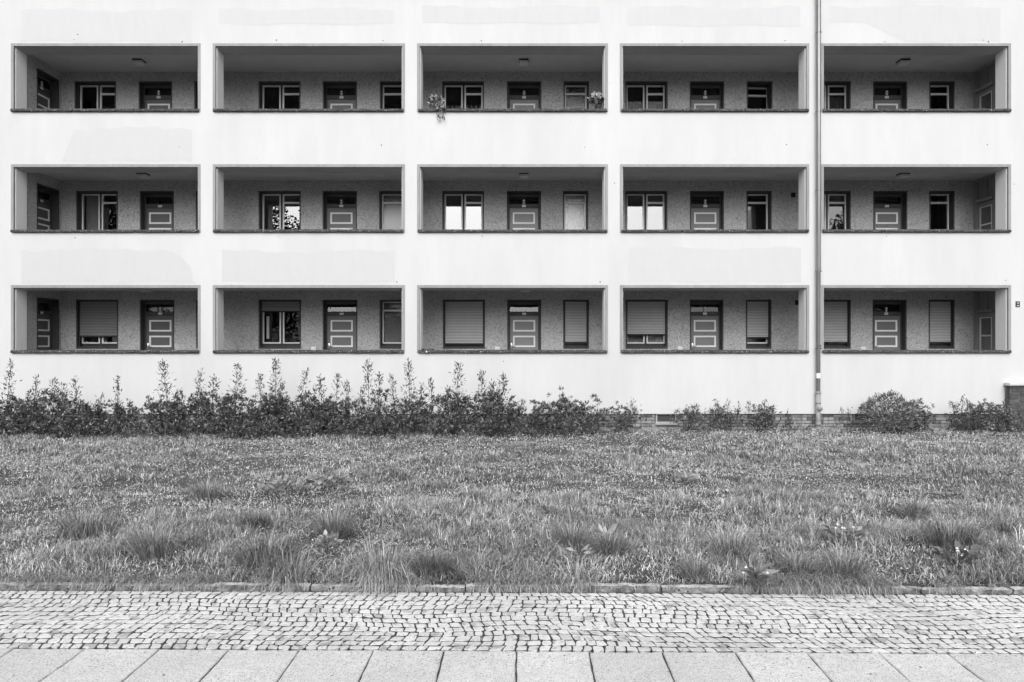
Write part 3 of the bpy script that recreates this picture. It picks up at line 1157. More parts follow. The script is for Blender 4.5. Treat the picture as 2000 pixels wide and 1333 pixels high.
for i, (x0, x1, z0, z1) in enumerate(cellar):
    mb = MB()
    if i == 2:
        mb.box(x0, x1, FY + .06, FY + .074, z0, z1)
        part('cellar_hatch', mb, 'ink_dark')
        continue
    mb.rect_frame(x0, x1, z0, z1, FY + .03, FY + .07, .03, .025, .035, .02)
    mb.box(x0 - .02, x1 + .02, FY + .01, FY + .07, z0 - .035, z0 - .002)
    cw = part('cellar_window', mb, 'mortar' if i == 0 else 'brick_mortar')
    mb = MB()
    mb.face([(x0 + .04, FY + .062, z0 + .04), (x1 - .03, FY + .062, z0 + .04), (x1 - .03, FY + .062, z1 - .01), (x0 + .04, FY + .062, z1 - .01)])
    po = mb.build('pane', 'room_dark', cw)

# ------------------------------------------------------------------ brick garden wall at the right end
bw_ = tag(empty('brick_wall', (11.9, 15.75, 0)), 'low dark brick wall with a pale cap stone at the entrance end of the block', 'wall')
PX0, PX1, PY0, PY1, PT = fx(1971) - .12, 12.9, 15.72, 15.885, 1.01
o_ = Vector((11.9, 15.75, 0))
mb = MB()
mb.box(PX0 + .012, PX1 - .012, PY0 + .012, PY1, -.15, PT)
mb.build('core', 'brick_mortar', bw_).location = -o_
mb = MB()
mb.cbox(PX0 - .02, PX1 + .02, PY0 - .03, PY1, PT + .001, PT + .06, .010)
mb.build('cap_stone', 'patch_render', bw_).location = -o_
zt, row = PT - .006, 0
while zt > -.05:
    x = PX0 - (.06 if row % 2 else 0)
    while x < PX1:
        wd = .235 if (row % 2 == 0 or rnd.random() < .5) else .112
        x0, x1 = max(x, PX0), min(x + wd, PX1)
        x += wd + .010
        if x1 - x0 < .03: continue
        m2 = MB()
        c_ = (x0 + x1) / 2
        m2.cbox(x0 - c_, x1 - c_, 0, .10, -.0335, .0335, .004)
        m2.build('brick', 'brick_dark', bw_).location = Vector((c_, PY0 + rnd.uniform(-.003, .003), zt - .0335)) - o_
    zt -= .077
    row += 1

# ------------------------------------------------------------------ rain pipe
dp = tag(empty('rain_pipe', (fx(1595), FY - .10, 0)), 'galvanised rain pipe running down the white facade between fourth and fifth galleries', 'drainpipe')
PX, PYc = 0.0, 0.0


def pz(py): return EYE - (py - 675) * (FY - .10) / 1333


mb = MB()
mb.tube([(0, 0, pz(530)), (0, 0, BTOP)], [.050, .050], 20, cap=False)
mb.build('upper_pipe', 'zinc', dp, True)
mb = MB()
mb.tube([(-.008, 0, pz(768)), (-.003, 0, pz(530))], [.044, .048], 20, cap=False)
mb.build('lower_pipe', 'zinc_dull', dp, True)
mb = MB()
mb.tube([(-.012, 0, -.02), (-.012, 0, pz(826)), (-.010, 0, pz(770))], [.052, .053, .053], 20)
mb.build('standpipe', 'cast_iron_paint', dp, True)
for y0, y1, r0 in ((765, 770, .060), (785, 789, .061), (825, 831, .061), (834, 840, .058)):
    mb = MB()
    mb.tube([(-.011, 0, pz(y1)), (-.011, 0, pz(y1) + .012), (-.011, 0, pz(y0) - .008), (-.011, 0, pz(y0))], [r0 - .008, r0, r0, r0 - .008], 20)
    mb.build('collar', 'cast_iron_paint', dp, True)
mb = MB()
mb.tube([(.002, -.045, pz(798)), (.002, -.078, pz(798)), (.002, -.080, pz(798)), (.002, -.092, pz(798))], [.056, .056, .036, .030], 16)
mb.build('cleanout_cap', 'cast_iron_paint', dp, True)
mb = MB()
mb.tube([(-.006, 0, pz(739)), (-.006, 0, pz(729))], [.051, .051], 20, cap=False)
mb.build('sticker', 'plate_white', dp, True)
for y in (63, 218, 372, 530, 681):
    mb = MB()
    mb.tube([(0, 0, pz(y) - .014), (0, 0, pz(y) + .014)], [.058, .058], 20)
    mb.tube([(0, 0, pz(y) + .02), (0, 0, pz(y) + .09)], [.0525, .0525], 20)
    mb.box(-.074, -.05, -.008, .008, pz(y) - .012, pz(y) + .012)
    mb.box(.05, .074, -.008, .008, pz(y) - .012, pz(y) + .012)
    mb.box(-.01, .01, .05, .097, pz(y) - .01, pz(y) + .01)
    mb.build('pipe_clamp', 'zinc', dp)

# ------------------------------------------------------------------ ceiling lights
names = {0: 'ground floor', 1: 'middle floor', 2: 'top floor'}
bayn = {0: 'leftmost', 2: 'central', 4: 'rightmost'}
lamp_px = {0: {0: 283, 2: 1026, 4: 1760}, 1: {0: 280, 2: 1023, 4: 1764}, 2: {0: 272, 2: 1023, 4: 1764}}
lm = MB()
lm.cbox(-.108, .108, -.108, .108, -.10, -.032, .012)
lmesh = lm.mesh('diffuser', 'lamp_plastic')
lb = MB()
lb.box(-.115, .115, -.115, .115, -.031, -.001)
lbm = lb.mesh('base_plate', 'lamp_base')
for f in range(3):
    for k in (0, 2, 4):
        Yl = 16.86
        xl = (lamp_px[f][k] - 1008) * Yl / 1333
        t = tag(empty('ceiling_light', (xl, Yl, CEIL[f])), 'square white ceiling light in the %s gallery of the %s' % (bayn[k], names[f]), 'ceiling light',
                'gallery ceiling lights')
        link('diffuser', lmesh, t)
        link('base_plate', lbm, t)

# ------------------------------------------------------------------ small fittings
for (px, lab) in ((613, 'second'), (971.5, 'central'), (1328, 'fourth'), (1685, 'rightmost')):
    mb = MB()
    mb.cbox(-.058, .058, -.035, 0, -.07, .052, .008)
    mb.box(-.040, .040, -.0375, -.0355, -.01, .02, 1)
    o = mb.build('wall_box', ['plate_white', 'lamp_plastic'])
    o.location = (wx(px), WY - .001, 1.855)
    tag(o, 'small pale box on the wall left of the ground floor door, %s gallery' % lab, 'wall box', 'pale boxes beside the ground floor doors')
for (px, py, lab) in ((1549, 381.5, 'dark square vent beside a paler patch on the middle floor of the fourth gallery'),
                      (1557, 591.5, 'dark square vent high on the ground floor wall of the fourth gallery')):
    t = tag(empty('wall_vent', (wx(px), WY, wz(py))), lab, 'vent', 'dark vents on the gallery walls')
    mb = MB()
    mb.rect_frame(-.055, .055, -.06, .06, -.02, 0, .012)
    mb.build('frame', 'window_frame_dark', t)
    for s_ in range(5):
        m2 = MB()
        m2.poly([(-.042, -.016, -.012), (.042, -.016, -.012), (.042, -.004, .006), (-.042, -.004, .006), (-.042, -.014, -.014), (.042, -.014, -.014), (.042, -.002, .004), (-.042, -.002, .004)],
                [(0, 1, 2, 3), (7, 6, 5, 4), (0, 4, 5, 1), (2, 6, 7, 3)])
        m2.build('slat', 'ink_dark', t).location = (0, 0, -.036 + s_ * .019)
    mb = MB()
    mb.box(-.043, .043, -.001, -.0002, -.047, .047)
    mb.build('back_plate', 'ink_dark', t)

sg = tag(empty('house_sign', (fx(1987.2), FY - .001, fz(594.5))), 'small dark enamel sign with white figures beside the rightmost ground floor gallery', 'sign')
mb = MB()
mb.cbox(-.048, .048, -.012, -.001, -.066, .066, .003)
mb.build('plate', 'ink_dark', sg)


def stroke(mb, pts, wd, y=-.0135):
    for (a, q) in zip(pts[:-1], pts[1:]):
        d = Vector((q[0] - a[0], q[1] - a[1]))
        n_ = Vector((-d.y, d.x)).normalized() * wd / 2
        mb.face([(a[0] - n_.x, y, a[1] - n_.y), (q[0] - n_.x, y, q[1] - n_.y), (q[0] + n_.x, y, q[1] + n_.y), (a[0] + n_.x, y, a[1] + n_.y)])
        y -= .0001


mb = MB()
stroke(mb, [(-.016, .040), (-.024, .022), (-.006, .022)], .0075)
stroke(mb, [(-.006, .034), (.004, .004)], .0075)
stroke(mb, [(.008, .040), (.024, .038), (.012, .020), (.012, .010)], .007)
stroke(mb, [(-.020, -.022), (-.018, -.042), (-.004, -.042)], .0085)
stroke(mb, [(-.008, -.024), (.008, -.026), (.004, -.040), (.022, -.040), (.024, -.022)], .0085)
mb.build('lettering', 'plate_white', sg)


# ------------------------------------------------------------------ plants and oddments on the parapets
def foliage_ball(n, rad, cen, seed_dir=1.0):
    d = rng.normal(size=(n, 3))
    d /= np.linalg.norm(d, axis=1, keepdims=True)
    r_ = rng.uniform(.35, 1.0, (n, 1))
    return np.array(cen) + d * r_ * np.array(rad), d


cz = C_TOP[2]
t = tag(empty('trailing_plant', (fx(853), FY + .10, cz)), 'trailing plant with pale leaves spilling from a dark box over the top parapet', 'plant')
mb = MB()
mb.box(-.17, .17, -.07, .07, .006, .11)
mb.build('planter', 'pot_dark', t)
P1, D1 = foliage_ball(210, (.19, .12, .13), (.0, -.02, .19))
P2 = np.concatenate([np.stack([c0 + rng.uniform(-.035, .035, 26), -.165 + rng.uniform(-.03, .03, 26), rng.uniform(-.24, .06, 26)], 1) for c0 in (.05, .15)])
P3 = np.stack([rng.uniform(.02, .2, 60), rng.uniform(-.17, -.06, 60), rng.uniform(-.06, .12, 60)], 1)
P = np.concatenate([P1, P2, P3])
D = np.concatenate([D1 + np.array([0, -.3, .2]), rng.normal(size=(112, 3)) * .6 + np.array([0, -.4, -.5])])
tn = np.where(rng.random(len(P)) < .5, .12, 1.0) * rng.uniform(.8, 1.15, len(P))
o = link('foliage', leaves_mesh('foliage', P, D, rng.uniform(.06, .095, len(P)), rng.uniform(.026, .038, len(P)), tn, 'flower_leaf'), t)

t = tag(empty('potted_plant', (fx(1167), FY + .12, cz)), 'potted plant with pale leaf tips at the right end of a top floor parapet', 'plant')
mb = MB()
mb.tube([(.03, 0, .006), (.03, 0, .04), (.03, 0, .10), (.03, 0, .12)], [.065, .072, .086, .09], 14)
mb.build('pot', 'pot_dark', t, True)
P1, D1 = foliage_ball(150, (.17, .11, .15), (.0, 0, .27))
tn = np.where((P1[:, 2] > .28) & (rng.random(150) < .7), 1.0, .07) * rng.uniform(.7, 1.15, len(P1))
o = link('foliage', leaves_mesh('foliage', P1, D1 + np.array([0, -.3, .3]), rng.uniform(.06, .09, 150), rng.uniform(.04, .06, 150), tn, 'flower_leaf'), t)
P1, D1 = foliage_ball(16, (.03, .03, .04), (.165, -.02, .19))
o = link('leaf_cluster', leaves_mesh('leaf_cluster', P1, D1, np.full(16, .05), np.full(16, .035), np.full(16, .15), 'flower_leaf'), t)

for (px, s_, lab) in ((899, 1.0, 'left of two small dark flower pots on the central top parapet'), (910, .8, 'right of two small dark flower pots on the central top parapet')):
    t = tag(empty('flower_pot', (fx(px), FY + .2, cz)), lab, 'flower pot', 'small pots on the central top parapet')
    mb = MB()
    mb.tube([(0, 0, .006), (0, 0, .05 * s_), (0, 0, .06 * s_)], [.03 * s_, .038 * s_, .043 * s_], 10)
    mb.build('pot', 'pot_dark', t, True)
    P1, D1 = foliage_ball(22, (.04 * s_, .04 * s_, .045 * s_), (0, 0, .09 * s_))
    link('foliage', leaves_mesh('foliage', P1, D1, np.full(22, .035), np.full(22, .018), rng.uniform(.1, .3, 22), 'flower_leaf'), t)

cz0 = C_TOP[0]
mb = MB()
mb.cbox(-.16, .13, -.09, .09, .020, .034, .003)
for sx in (-.13, .10):
    mb.box(sx - .012, sx + .012, -.07, .07, .006, .0195)
o = mb.build('tray', 'pot_dark')
o.location = (fx(836), FY + .10, cz0)
tag(o, 'thin dark board lying on the left end of the central ground floor parapet', 'board')
mb = MB()
mb.tube([(0, 0, -.02), (0, 0, .01), (0, 0, .03)], [.014, .020, .018], 8)
o = mb.build('bird_dropping_cup', 'plate_white', None, True)
o.name = 'white_cup'
o.location = (fx(834), FY - .078, cz0 - .045)
tag(o, 'tiny white cup hooked on the coping edge below the dark board', 'cup')
for (px, h_, r_, lab) in ((163.2, .095, .021, 'taller white bottle behind the left half of the leftmost ground floor window'),
                          (169.6, .078, .014, 'slimmer white bottle behind the left half of the leftmost ground floor window'),
                          (201.8, .105, .021, 'taller white bottle behind the right half of the leftmost ground floor window'),
                          (207.4, .072, .016, 'shorter white bottle behind the right half of the leftmost ground floor window')):
    mb = MB()
    mb.tube([(0, 0, 0), (0, 0, h_ * .65), (0, 0, h_ * .8), (0, 0, h_)], [r_, r_, r_ * .5, r_ * .5], 10)
    o = mb.build('bottle', 'plate_white', None, True)
    Yb = WY + .27
    o.location = ((px - 1008) * Yb / 1333, Yb, 1.99)
    tag(o, lab, 'bottle', 'bottles on the window board')
mb = MB()
mb.box(-.52, .52, -.05, .12, -.03, -.001)
sb_ = mb.build('window_board', 'sash_white', bld)
sb_.location = Vector((wx(190), WY + .29, 1.99)) - BO


# ------------------------------------------------------------------ shrubs along the wall
def shrub(x, y, rx, ry, h, n, shoots, label, leaf=.078, dark=1.0, bare=.0, group='shrubs along the foot of the facade'):
    z0 = float(lawn_z(x, y))
    t = tag(empty('shrub', (x, y, z0)), label, 'shrub', group)
    stem = MB()
    pos, dirs = [], []
    nshoot = 0
    # lumpy crown: clusters of leaves round branch ends
    ncl = max(9, int(n / 62))
    ends = []
    for _ in range(ncl):
        a = rnd.uniform(0, 2 * math.pi)
        rr = math.sqrt(rnd.random())
        hz = rnd.random() ** .8
        wide = .55 + .45 * math.sin(min(1, hz * 1.15 + .25) * math.pi * .62 + .35)
        e = (rx * rr * math.cos(a) * wide * 1.1, ry * rr * math.sin(a) * wide, h * (.05 + bare + (.95 - bare) * hz) * (1 - .28 * rr * rr) * rnd.uniform(.85, 1.08))
        ends.append(e)
    for i, e in enumerate(ends):
        if i % 2 == 0:
            mid = (e[0] * .45, e[1] * .45, e[2] * .55)
            stem.tube([(rnd.uniform(-.06, .06), rnd.uniform(-.05, .05), -.03), mid, e], [.011, .008, .004], 4, cap=False)
        k = int(n / ncl)
        rad = rnd.uniform(.055, .095)
        ns = max(2, k // 12)          # sprigs: whorls of leaves round a twig tip
        sc = np.array(e) + rng.normal(size=(ns, 3)) * np.array([rad * 1.2, rad * 1.1, rad])
        out = sc - np.array([0, 0, e[2] * .5])
        out = out / np.maximum(.05, np.linalg.norm(out, axis=1, keepdims=True)) + np.array([0, -.15, .45]) + rng.normal(size=(ns, 3)) * .35
        wi = rng.integers(0, ns, k)
        d = out[wi] * .75 + rng.normal(size=(k, 3)) * .75
        pos.append(sc[wi] + d * .012)
        dirs.append(d)
    for (sx, sh, lx, fat) in shoots:       # upright whips: foot offset, tip height, sideways lean, thickness of its leafage
        foot = np.array([sx - lx * .3, rnd.uniform(-.1, .1), h * .35])
        tip = np.array([sx + lx, foot[1] + rnd.uniform(-.08, .08), sh])
        bend = np.array([rnd.uniform(-.03, .03), 0, 0])
        midp = (foot + tip) / 2 + bend
        stem.tube([(0, 0, -.02), tuple(foot), tuple(midp), tuple(tip)], [.009, .007, .005, .0025], 4, cap=False)
        k = int(135 * fat * (sh - h * .4))
        nshoot += k
        s_ = rng.uniform(.12, 1.0, k) ** .8
        p = (1 - s_)[:, None] ** 2 * foot + (2 * s_ * (1 - s_))[:, None] * midp + (s_ ** 2)[:, None] * tip
        spread = .080 * fat * (1.1 - s_ * .85)
        off = rng.normal(size=(k, 3)) * spread[:, None]
        pos.append(p + off)
        dirs.append(off * 9 + np.array([0, 0, .75]) + rng.normal(size=(k, 3)) * .35)
        for _ in range(int(5 * fat)):
            q = rnd.uniform(.2, .9)
            a0 = (1 - q) ** 2 * foot + 2 * q * (1 - q) * midp + q * q * tip
            e = a0 + np.array([rnd.uniform(-.14, .14) * fat * (1.1 - q), rnd.uniform(-.08, .08), rnd.uniform(.04, .13)])
            stem.tube([tuple(a0), tuple(e)], [.0035, .002], 3, cap=False)
    stem.build('stems', 'twig', t)
    pos, dirs = np.concatenate(pos), np.concatenate(dirs)
    pos[:, 2] = np.maximum(pos[:, 2], .015)
    k = len(pos)
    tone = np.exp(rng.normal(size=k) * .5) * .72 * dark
    tone = np.where(rng.random(k) < .22, np.minimum(tone * 3.2, 3.6), tone)
    L_ = rng.uniform(.7, 1.3, k) * leaf
    L_[-max(1, nshoot):] *= .9
    tone[-max(1, nshoot):] = np.minimum(tone[-max(1, nshoot):], .9)
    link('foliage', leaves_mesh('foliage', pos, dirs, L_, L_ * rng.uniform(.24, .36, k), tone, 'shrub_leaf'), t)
    return t


HY = 14.72          # hedge line, a metre out from the wall


def hx(px, y=HY): return (px - 1008) * y / 1333
def hz_(py, y=HY): return EYE - (py - 675) * y / 1333


# (centre px, half width m, height m, leaves, [(shoot px, tip y px, lean, fat)], label)
hedge = [
    (18, .42, .62, 1500, [(8, 708, .10, 1.0)], 'leftmost hedge shrub with one leaning shoot at the edge of the frame'),
    (88, .48, .66, 1900, [(68, 736, .0, .9), (104, 745, .04, 1.3), (122, 752, -.02, 1.2)], 'broad hedge shrub with three shoots below the left corner of the first gallery'),
    (165, .40, .62, 1500, [(158, 738, -.06, 1.0), (140, 765, -.05, .9), (188, 770, .08, .9)], 'hedge shrub with a thin left-leaning whip under the first shuttered window'),
    (228, .30, .56, 1000, [(228, 736, .0, .8)], 'narrow hedge shrub with a single spindly whip before a gap in the hedge'),
    (320, .44, .60, 1600, [(328, 709, -.06, 1.4), (300, 775, -.06, .9), (345, 765, .04, .8)], 'hedge shrub with a tall crooked leafy shoot below the first gallery door'),
    (392, .44, .70, 1900, [(380, 726, .07, .9), (413, 738, .0, 1.3), (360, 760, -.08, .7)], 'hedge shrub with two uneven shoots below the first white pillar'),
    (462, .42, .72, 1900, [(456, 711, .04, 1.3), (490, 770, .10, .7)], 'hedge shrub topped by one straight shoot near the start of the second gallery'),
    (536, .44, .72, 2000, [(533, 703, .0, 1.4), (514, 733, -.04, 1.0), (552, 748, .03, .9)], 'hedge shrub with the tallest spire below the second gallery'),
    (600, .42, .70, 1800, [(585, 722, .12, 1.0), (606, 752, .14, .8)], 'hedge shrub whose whips all lean right below the second gallery door'),
    (655, .40, .64, 1500, [(628, 735, -.02, 1.2), (652, 732, .05, 1.0), (680, 745, .0, 1.2), (697, 760, .08, .6)], 'hedge shrub with a comb of four short shoots'),
    (735, .42, .70, 1700, [(722, 706, -.03, 1.3), (738, 730, .0, 1.0), (770, 733, -.07, 1.0)], 'hedge shrub with two shoots below the narrow window of the second gallery'),
    (805, .36, .64, 1400, [(800, 707, .0, 1.3), (818, 753, .08, .8)], 'hedge shrub with a slim spire below the second white pillar'),
    (888, .46, .72, 2100, [(896, 714, -.02, 1.4), (845, 740, -.06, .8), (872, 755, .03, 1.2), (925, 770, .12, .9)], 'wide dense shrub with a pointed crown below the central roller shutter'),
    (966, .40, .78, 1900, [(944, 724, -.02, 1.0), (980, 730, .05, 1.3), (962, 750, .0, 1.6)], 'tall twin-tipped shrub closing the high part of the hedge'),
    (1025, .34, .62, 900, [(1020, 784, .0, 1.2), (1040, 793, .08, .8)], 'low airy shrub right of the twin-tipped one'),
    (1088, .42, .64, 1500, [(1080, 787, -.02, 1.2), (1104, 786, .02, 1.2), (1062, 792, -.05, .8)], 'low rounded shrub below the central door'),
    (1146, .36, .58, 1100, [(1138, 792, .0, 1.0), (1166, 792, .02, 1.2)], 'low shrub with many short upright tips below the central narrow shutter'),
]
for i, (px, rx, h, n, sh, lab) in enumerate(hedge):
    y = HY + (.12 if i % 2 else -.06) + (.2 if px > 1000 else 0)
    x = hx(px, y)
    shrub(x, y, rx, .42, h * 1.28, int(n * 1.6), [(hx(a, y) - x, hz_(b_, y), ln, ft) for (a, b_, ln, ft) in sh], lab)
# low filler growth between the hedge stems, leaf tone lowered to imitate shade at the foot
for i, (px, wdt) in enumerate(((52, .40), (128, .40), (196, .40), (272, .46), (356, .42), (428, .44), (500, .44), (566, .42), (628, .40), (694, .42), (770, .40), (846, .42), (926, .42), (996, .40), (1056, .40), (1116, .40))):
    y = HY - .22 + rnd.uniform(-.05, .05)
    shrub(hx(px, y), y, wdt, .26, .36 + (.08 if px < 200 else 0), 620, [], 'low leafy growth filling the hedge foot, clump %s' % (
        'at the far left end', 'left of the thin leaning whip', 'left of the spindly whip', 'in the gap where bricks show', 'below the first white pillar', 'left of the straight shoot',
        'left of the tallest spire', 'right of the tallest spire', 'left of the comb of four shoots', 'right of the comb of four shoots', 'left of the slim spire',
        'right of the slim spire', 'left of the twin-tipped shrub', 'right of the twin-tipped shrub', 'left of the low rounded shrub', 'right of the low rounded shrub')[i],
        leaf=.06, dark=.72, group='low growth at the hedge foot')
right = [
    (1218, 15.25, .30, .50, 750, [(1228, 784, .04, 1.3), (1200, 798, -.05, .9), (1240, 800, .03, .8)], 'small thin shrub left of the cellar window'),
    (1345, 15.35, .32, .46, 650, [(1358, 787, .02, 1.2), (1330, 800, -.06, .8), (1372, 803, .08, .7)], 'ragged little shrub just right of the cellar window'),
    (1412, 15.40, .34, .56, 800, [(1400, 785, -.04, 1.1), (1422, 784, .02, 1.1), (1438, 796, .08, .8)], 'forked bushy shrub with bare gaps, left of the dark cellar hatch'),
    (1482, 15.40, .34, .56, 800, [(1490, 782, .05, 1.2), (1466, 786, -.02, 1.0), (1508, 793, .08, .8)], 'spreading shrub in front of the dark cellar hatch'),
    (1550, 15.45, .26, .20, 320, [(1538, 802, -.02, .4)], 'patch of low weedy growth just left of the rain pipe'),
    (1664, 15.45, .22, .26, 130, [(1648, 797, -.05, .6), (1660, 800, .05, .6)], 'sparse twiggy sprig right of the rain pipe'),
    (1790, 15.35, .22, .60, 900, [(1786, 788, .0, 1.0), (1802, 800, .04, .8)], 'slim shrub against the right side of the round bush'),
    (1895, 15.25, .46, .56, 1500, [(1868, 784, -.12, 1.0), (1880, 776, .0, 1.2), (1908, 786, .06, 1.0)], 'spiky shrub with arching twigs near the brick wall'),
    (1945, 15.30, .38, .52, 1300, [(1962, 782, .04, .8), (1935, 796, -.06, .8)], 'dense low shrub touching the brick wall'),
    (1984, 15.2, .24, .22, 420, [], 'little leafy clump at the foot of the brick wall'),
]
for (px, y, rx, h, n, sh, lab) in right:
    x = hx(px, y)
    shrub(x, y, rx, .30, h * (1.15 if h > .3 else 1), int(n * (1.9 if h > .3 else 1.2)), [(hx(a, y) - x, hz_(b_, y), ln, ft) for (a, b_, ln, ft) in sh], lab, leaf=.06)
# the clipped round bush
x, y = hx(1738, 15.2), 15.2
t = tag(empty('shrub', (x, y, 0)), 'large rounded bush of small leaves right of the rain pipe', 'shrub', 'shrubs along the foot of the facade')
n = 3000
d = rng.normal(size=(n, 3)); d /= np.linalg.norm(d, axis=1, keepdims=True)
r_ = np.where(rng.random((n, 1)) < .78, rng.uniform(.78, 1.06, (n, 1)), rng.uniform(.3, .8, (n, 1)))
p = np.array([0, 0, .42]) + d * r_ * np.array([.58, .42, .40])
p *= (.84 + .34 * vnoise(p[:, 0] * 1.0 + 5, p[:, 1] * .6 + p[:, 2] * 1.3, 5.5, 9))[:, None]
p = p[p[:, 2] > .02]
st = MB()
for _ in range(14):
    e = p[rnd.randrange(len(p))]
    st.tube([(rnd.uniform(-.08, .08), rnd.uniform(-.05, .05), -.02), tuple(e * .5 + np.array([0, 0, .05])), tuple(e * .97)], [.012, .008, .003], 4, cap=False)
for _ in range(30):
    a = rnd.uniform(-1, 1)
    e = np.array([a * .5, rnd.uniform(-.2, .2), .42 + .4 * math.sqrt(max(0, 1 - a * a * .8))])
    st.tube([tuple(e - np.array([0, 0, .1])), tuple(e + np.array([rnd.uniform(-.04, .04) + a * .05, 0, rnd.uniform(.05, .10)]))], [.003, .0015], 3, cap=False)
st.build('stems', 'twig', t)
tone = rng.uniform(.6, 1.4, len(p))
tone = np.where(rng.random(len(p)) < .3, tone * 2.6, tone)
link('foliage', leaves_mesh('foliage', p, p - np.array([0, 0, .2]) + rng.normal(size=p.shape) * .25, rng.uniform(.05, .08, len(p)), rng.uniform(.02, .032, len(p)), tone, 'shrub_leaf'), t)


# ------------------------------------------------------------------ grass
def in_view(x, y, m=2.6):
    return np.abs(x) < y * .765 + m


def scatter(n, y0, y1, xm=None):
    y = rng.uniform(y0, y1, n)
    xm = y1 * .77 + 2.6 if xm is None else xm
    x = rng.uniform(-xm, xm, n)
    k = in_view(x, y)
    x, y = x[k], y[k]
    k = y > KERB_Y0 + .03 - x * .0125
    return x[k], y[k]


all_ = []


def add_blades(x, y, L_, W_, lean, curl, az, tone, dz=0.0):
    z = lawn_z(x, y) + dz
    all_.append((np.stack([x, y, z], 1), az, L_, W_, lean, curl, tone))


# how green, how lush and how trampled the turf is varies from place to place
def lush(x, y): return np.clip((.40 * vnoise(x, y, .6, 21) + .34 * vnoise(x, y, 1.6, 22) + .26 * vnoise(x, y, 4.0, 23) - .5) * 2.2 + .48, 0, 1)


for (y0, y1, per_m2, wmul) in ((5.4, 7.2, 2600, 1.0), (7.2, 9.5, 1700, 1.15), (9.5, 12.0, 1000, 1.4), (12.0, 15.85, 620, 1.8)):
    xm = y1 * .77 + 2.6
    n = int(per_m2 * (y1 - y0) * 2 * xm)
    x, y = scatter(n, y0, y1)
    lu = lush(x, y)
    n = len(x)
    keep = rng.random(n) < np.clip(.42 + lu * 1.0, 0, 1)
    x, y, lu = x[keep], y[keep], lu[keep]
    n = len(x)
    L_ = rng.uniform(.04, .10, n) * (.45 + 1.3 * lu) * np.where(y > 8.5, .78, 1.0)
    tone = (1.42 - .75 * lu) * np.exp(rng.normal(size=n) * .42) * .95
    fine = vnoise(x, y, 6.5, 24)
    tone *= .80 + .55 * np.clip(vnoise(x, y, .42, 26) * .6 + vnoise(x, y, 1.3, 27) * .4, 0, 1) ** 1.5 * 1.5     # dry, paler ground
    tone *= .72 + .56 * fine
    tone = np.minimum(tone, 2.4)
    add_blades(x, y, L_, rng.uniform(.003, .0075, n) * wmul, rng.uniform(.1, 1.25, n) * (1.15 - .45 * lu), rng.uniform(.2, 1.4, n), rng.uniform(0, 2 * math.pi, n), tone)

# tufts: fountains of longer blades
tx, ty = scatter(11000, 5.5, 15.4)
lt = lush(tx, ty)
pk = rng.random(len(tx)) < np.clip((lt - .36) * 2.4, .0, 1) * np.where(ty < 9, 1.0, .55)
tx, ty, lt = tx[pk], ty[pk], lt[pk]
for i in range(len(tx)):
    k = int(rng.integers(16, 60) * (1.3 if ty[i] < 8.5 else .75))
    rad = rng.uniform(.02, .085)
    a = rng.uniform(0, 2 * math.pi, k)
    q = np.sqrt(rng.random(k)) * rad
    sz = rng.uniform(.45, .95) * (1.0 if ty[i] < 8.5 else .68)
    add_blades(tx[i] + q * np.cos(a), np.maximum(ty[i] + q * np.sin(a), KERB_Y0 + .02 - tx[i] * .0125), rng.uniform(.11, .30, k) * sz, rng.uniform(.003, .006, k) * (1 if ty[i] < 9 else 1.5),
               .08 + q / rad * rng.uniform(.3, 1.05, k), rng.uniform(.5, 1.6, k), a + rng.normal(size=k) * .4, np.exp(rng.normal(size=k) * .4) * rng.uniform(.40, 1.35))
# ragged fringe over the kerb
x = rng.uniform(-7.0, 7.0, 23000)
kd = .55 * vnoise(x, x * 0, 1.5, 31) + .45 * vnoise(x, x * 0, 5.0, 32)
pk = rng.random(len(x)) < np.clip((kd - .25) * 2.5, .05, 1)
x, kd = x[pk], kd[pk]
y = KERB_Y0 + .012 - x * .0125 + rng.uniform(-.035, .06, len(x))
n = len(x)
add_blades(x, y, rng.uniform(.05, .17, n) + .22 * kd ** 2 * rng.random(n), rng.uniform(.003, .0065, n), rng.uniform(.5, 1.75, n), rng.uniform(.6, 1.3, n), -math.pi / 2 + rng.normal(size=n) * .75, np.minimum(np.exp(rng.normal(size=n) * .4), 1.7) * .95, .002)
A = [np.concatenate([a[i] for a in all_]) for i in range(7)]
gm = blades_mesh('grass', A[0], A[1], A[2], A[3], A[4], A[5], A[6], 'grass_blade')
tag(link('grass', gm), 'unmown shaggy grass covering the strip between kerb and facade', 'grass', kind='stuff')

# clover and other small broad leaves lying low in the turf
cx_, cy2 = scatter(165000, 5.5, 15.6)
cl = vnoise(cx_, cy2, .9, 41) * .6 + vnoise(cx_, cy2, 2.6, 42) * .4
pk = rng.random(len(cx_)) < np.clip((cl - .28) * 2.0 + (.45 - lush(cx_, cy2)) * .8, 0.05, .95)
cx_, cy2 = cx_[pk], cy2[pk]
n = len(cx_)
pz_ = lawn_z(cx_, cy2) + rng.uniform(.01, .075, n)
dr = rng.normal(size=(n, 3)) * np.array([1, 1, .35]) + np.array([0, -.2, .1])
sz = rng.uniform(.012, .028, n) * np.where(cy2 > 10, 1.4, 1.0)
cm = leaves_mesh('clover', np.stack([cx_, cy2, pz_], 1), dr, sz, sz * .75, rng.uniform(.55, 1.35, n), 'clover_leaf', fold=.1)
tag(link('clover', cm), 'low clover and small broad leaves spread through the grass', 'clover', kind='stuff')

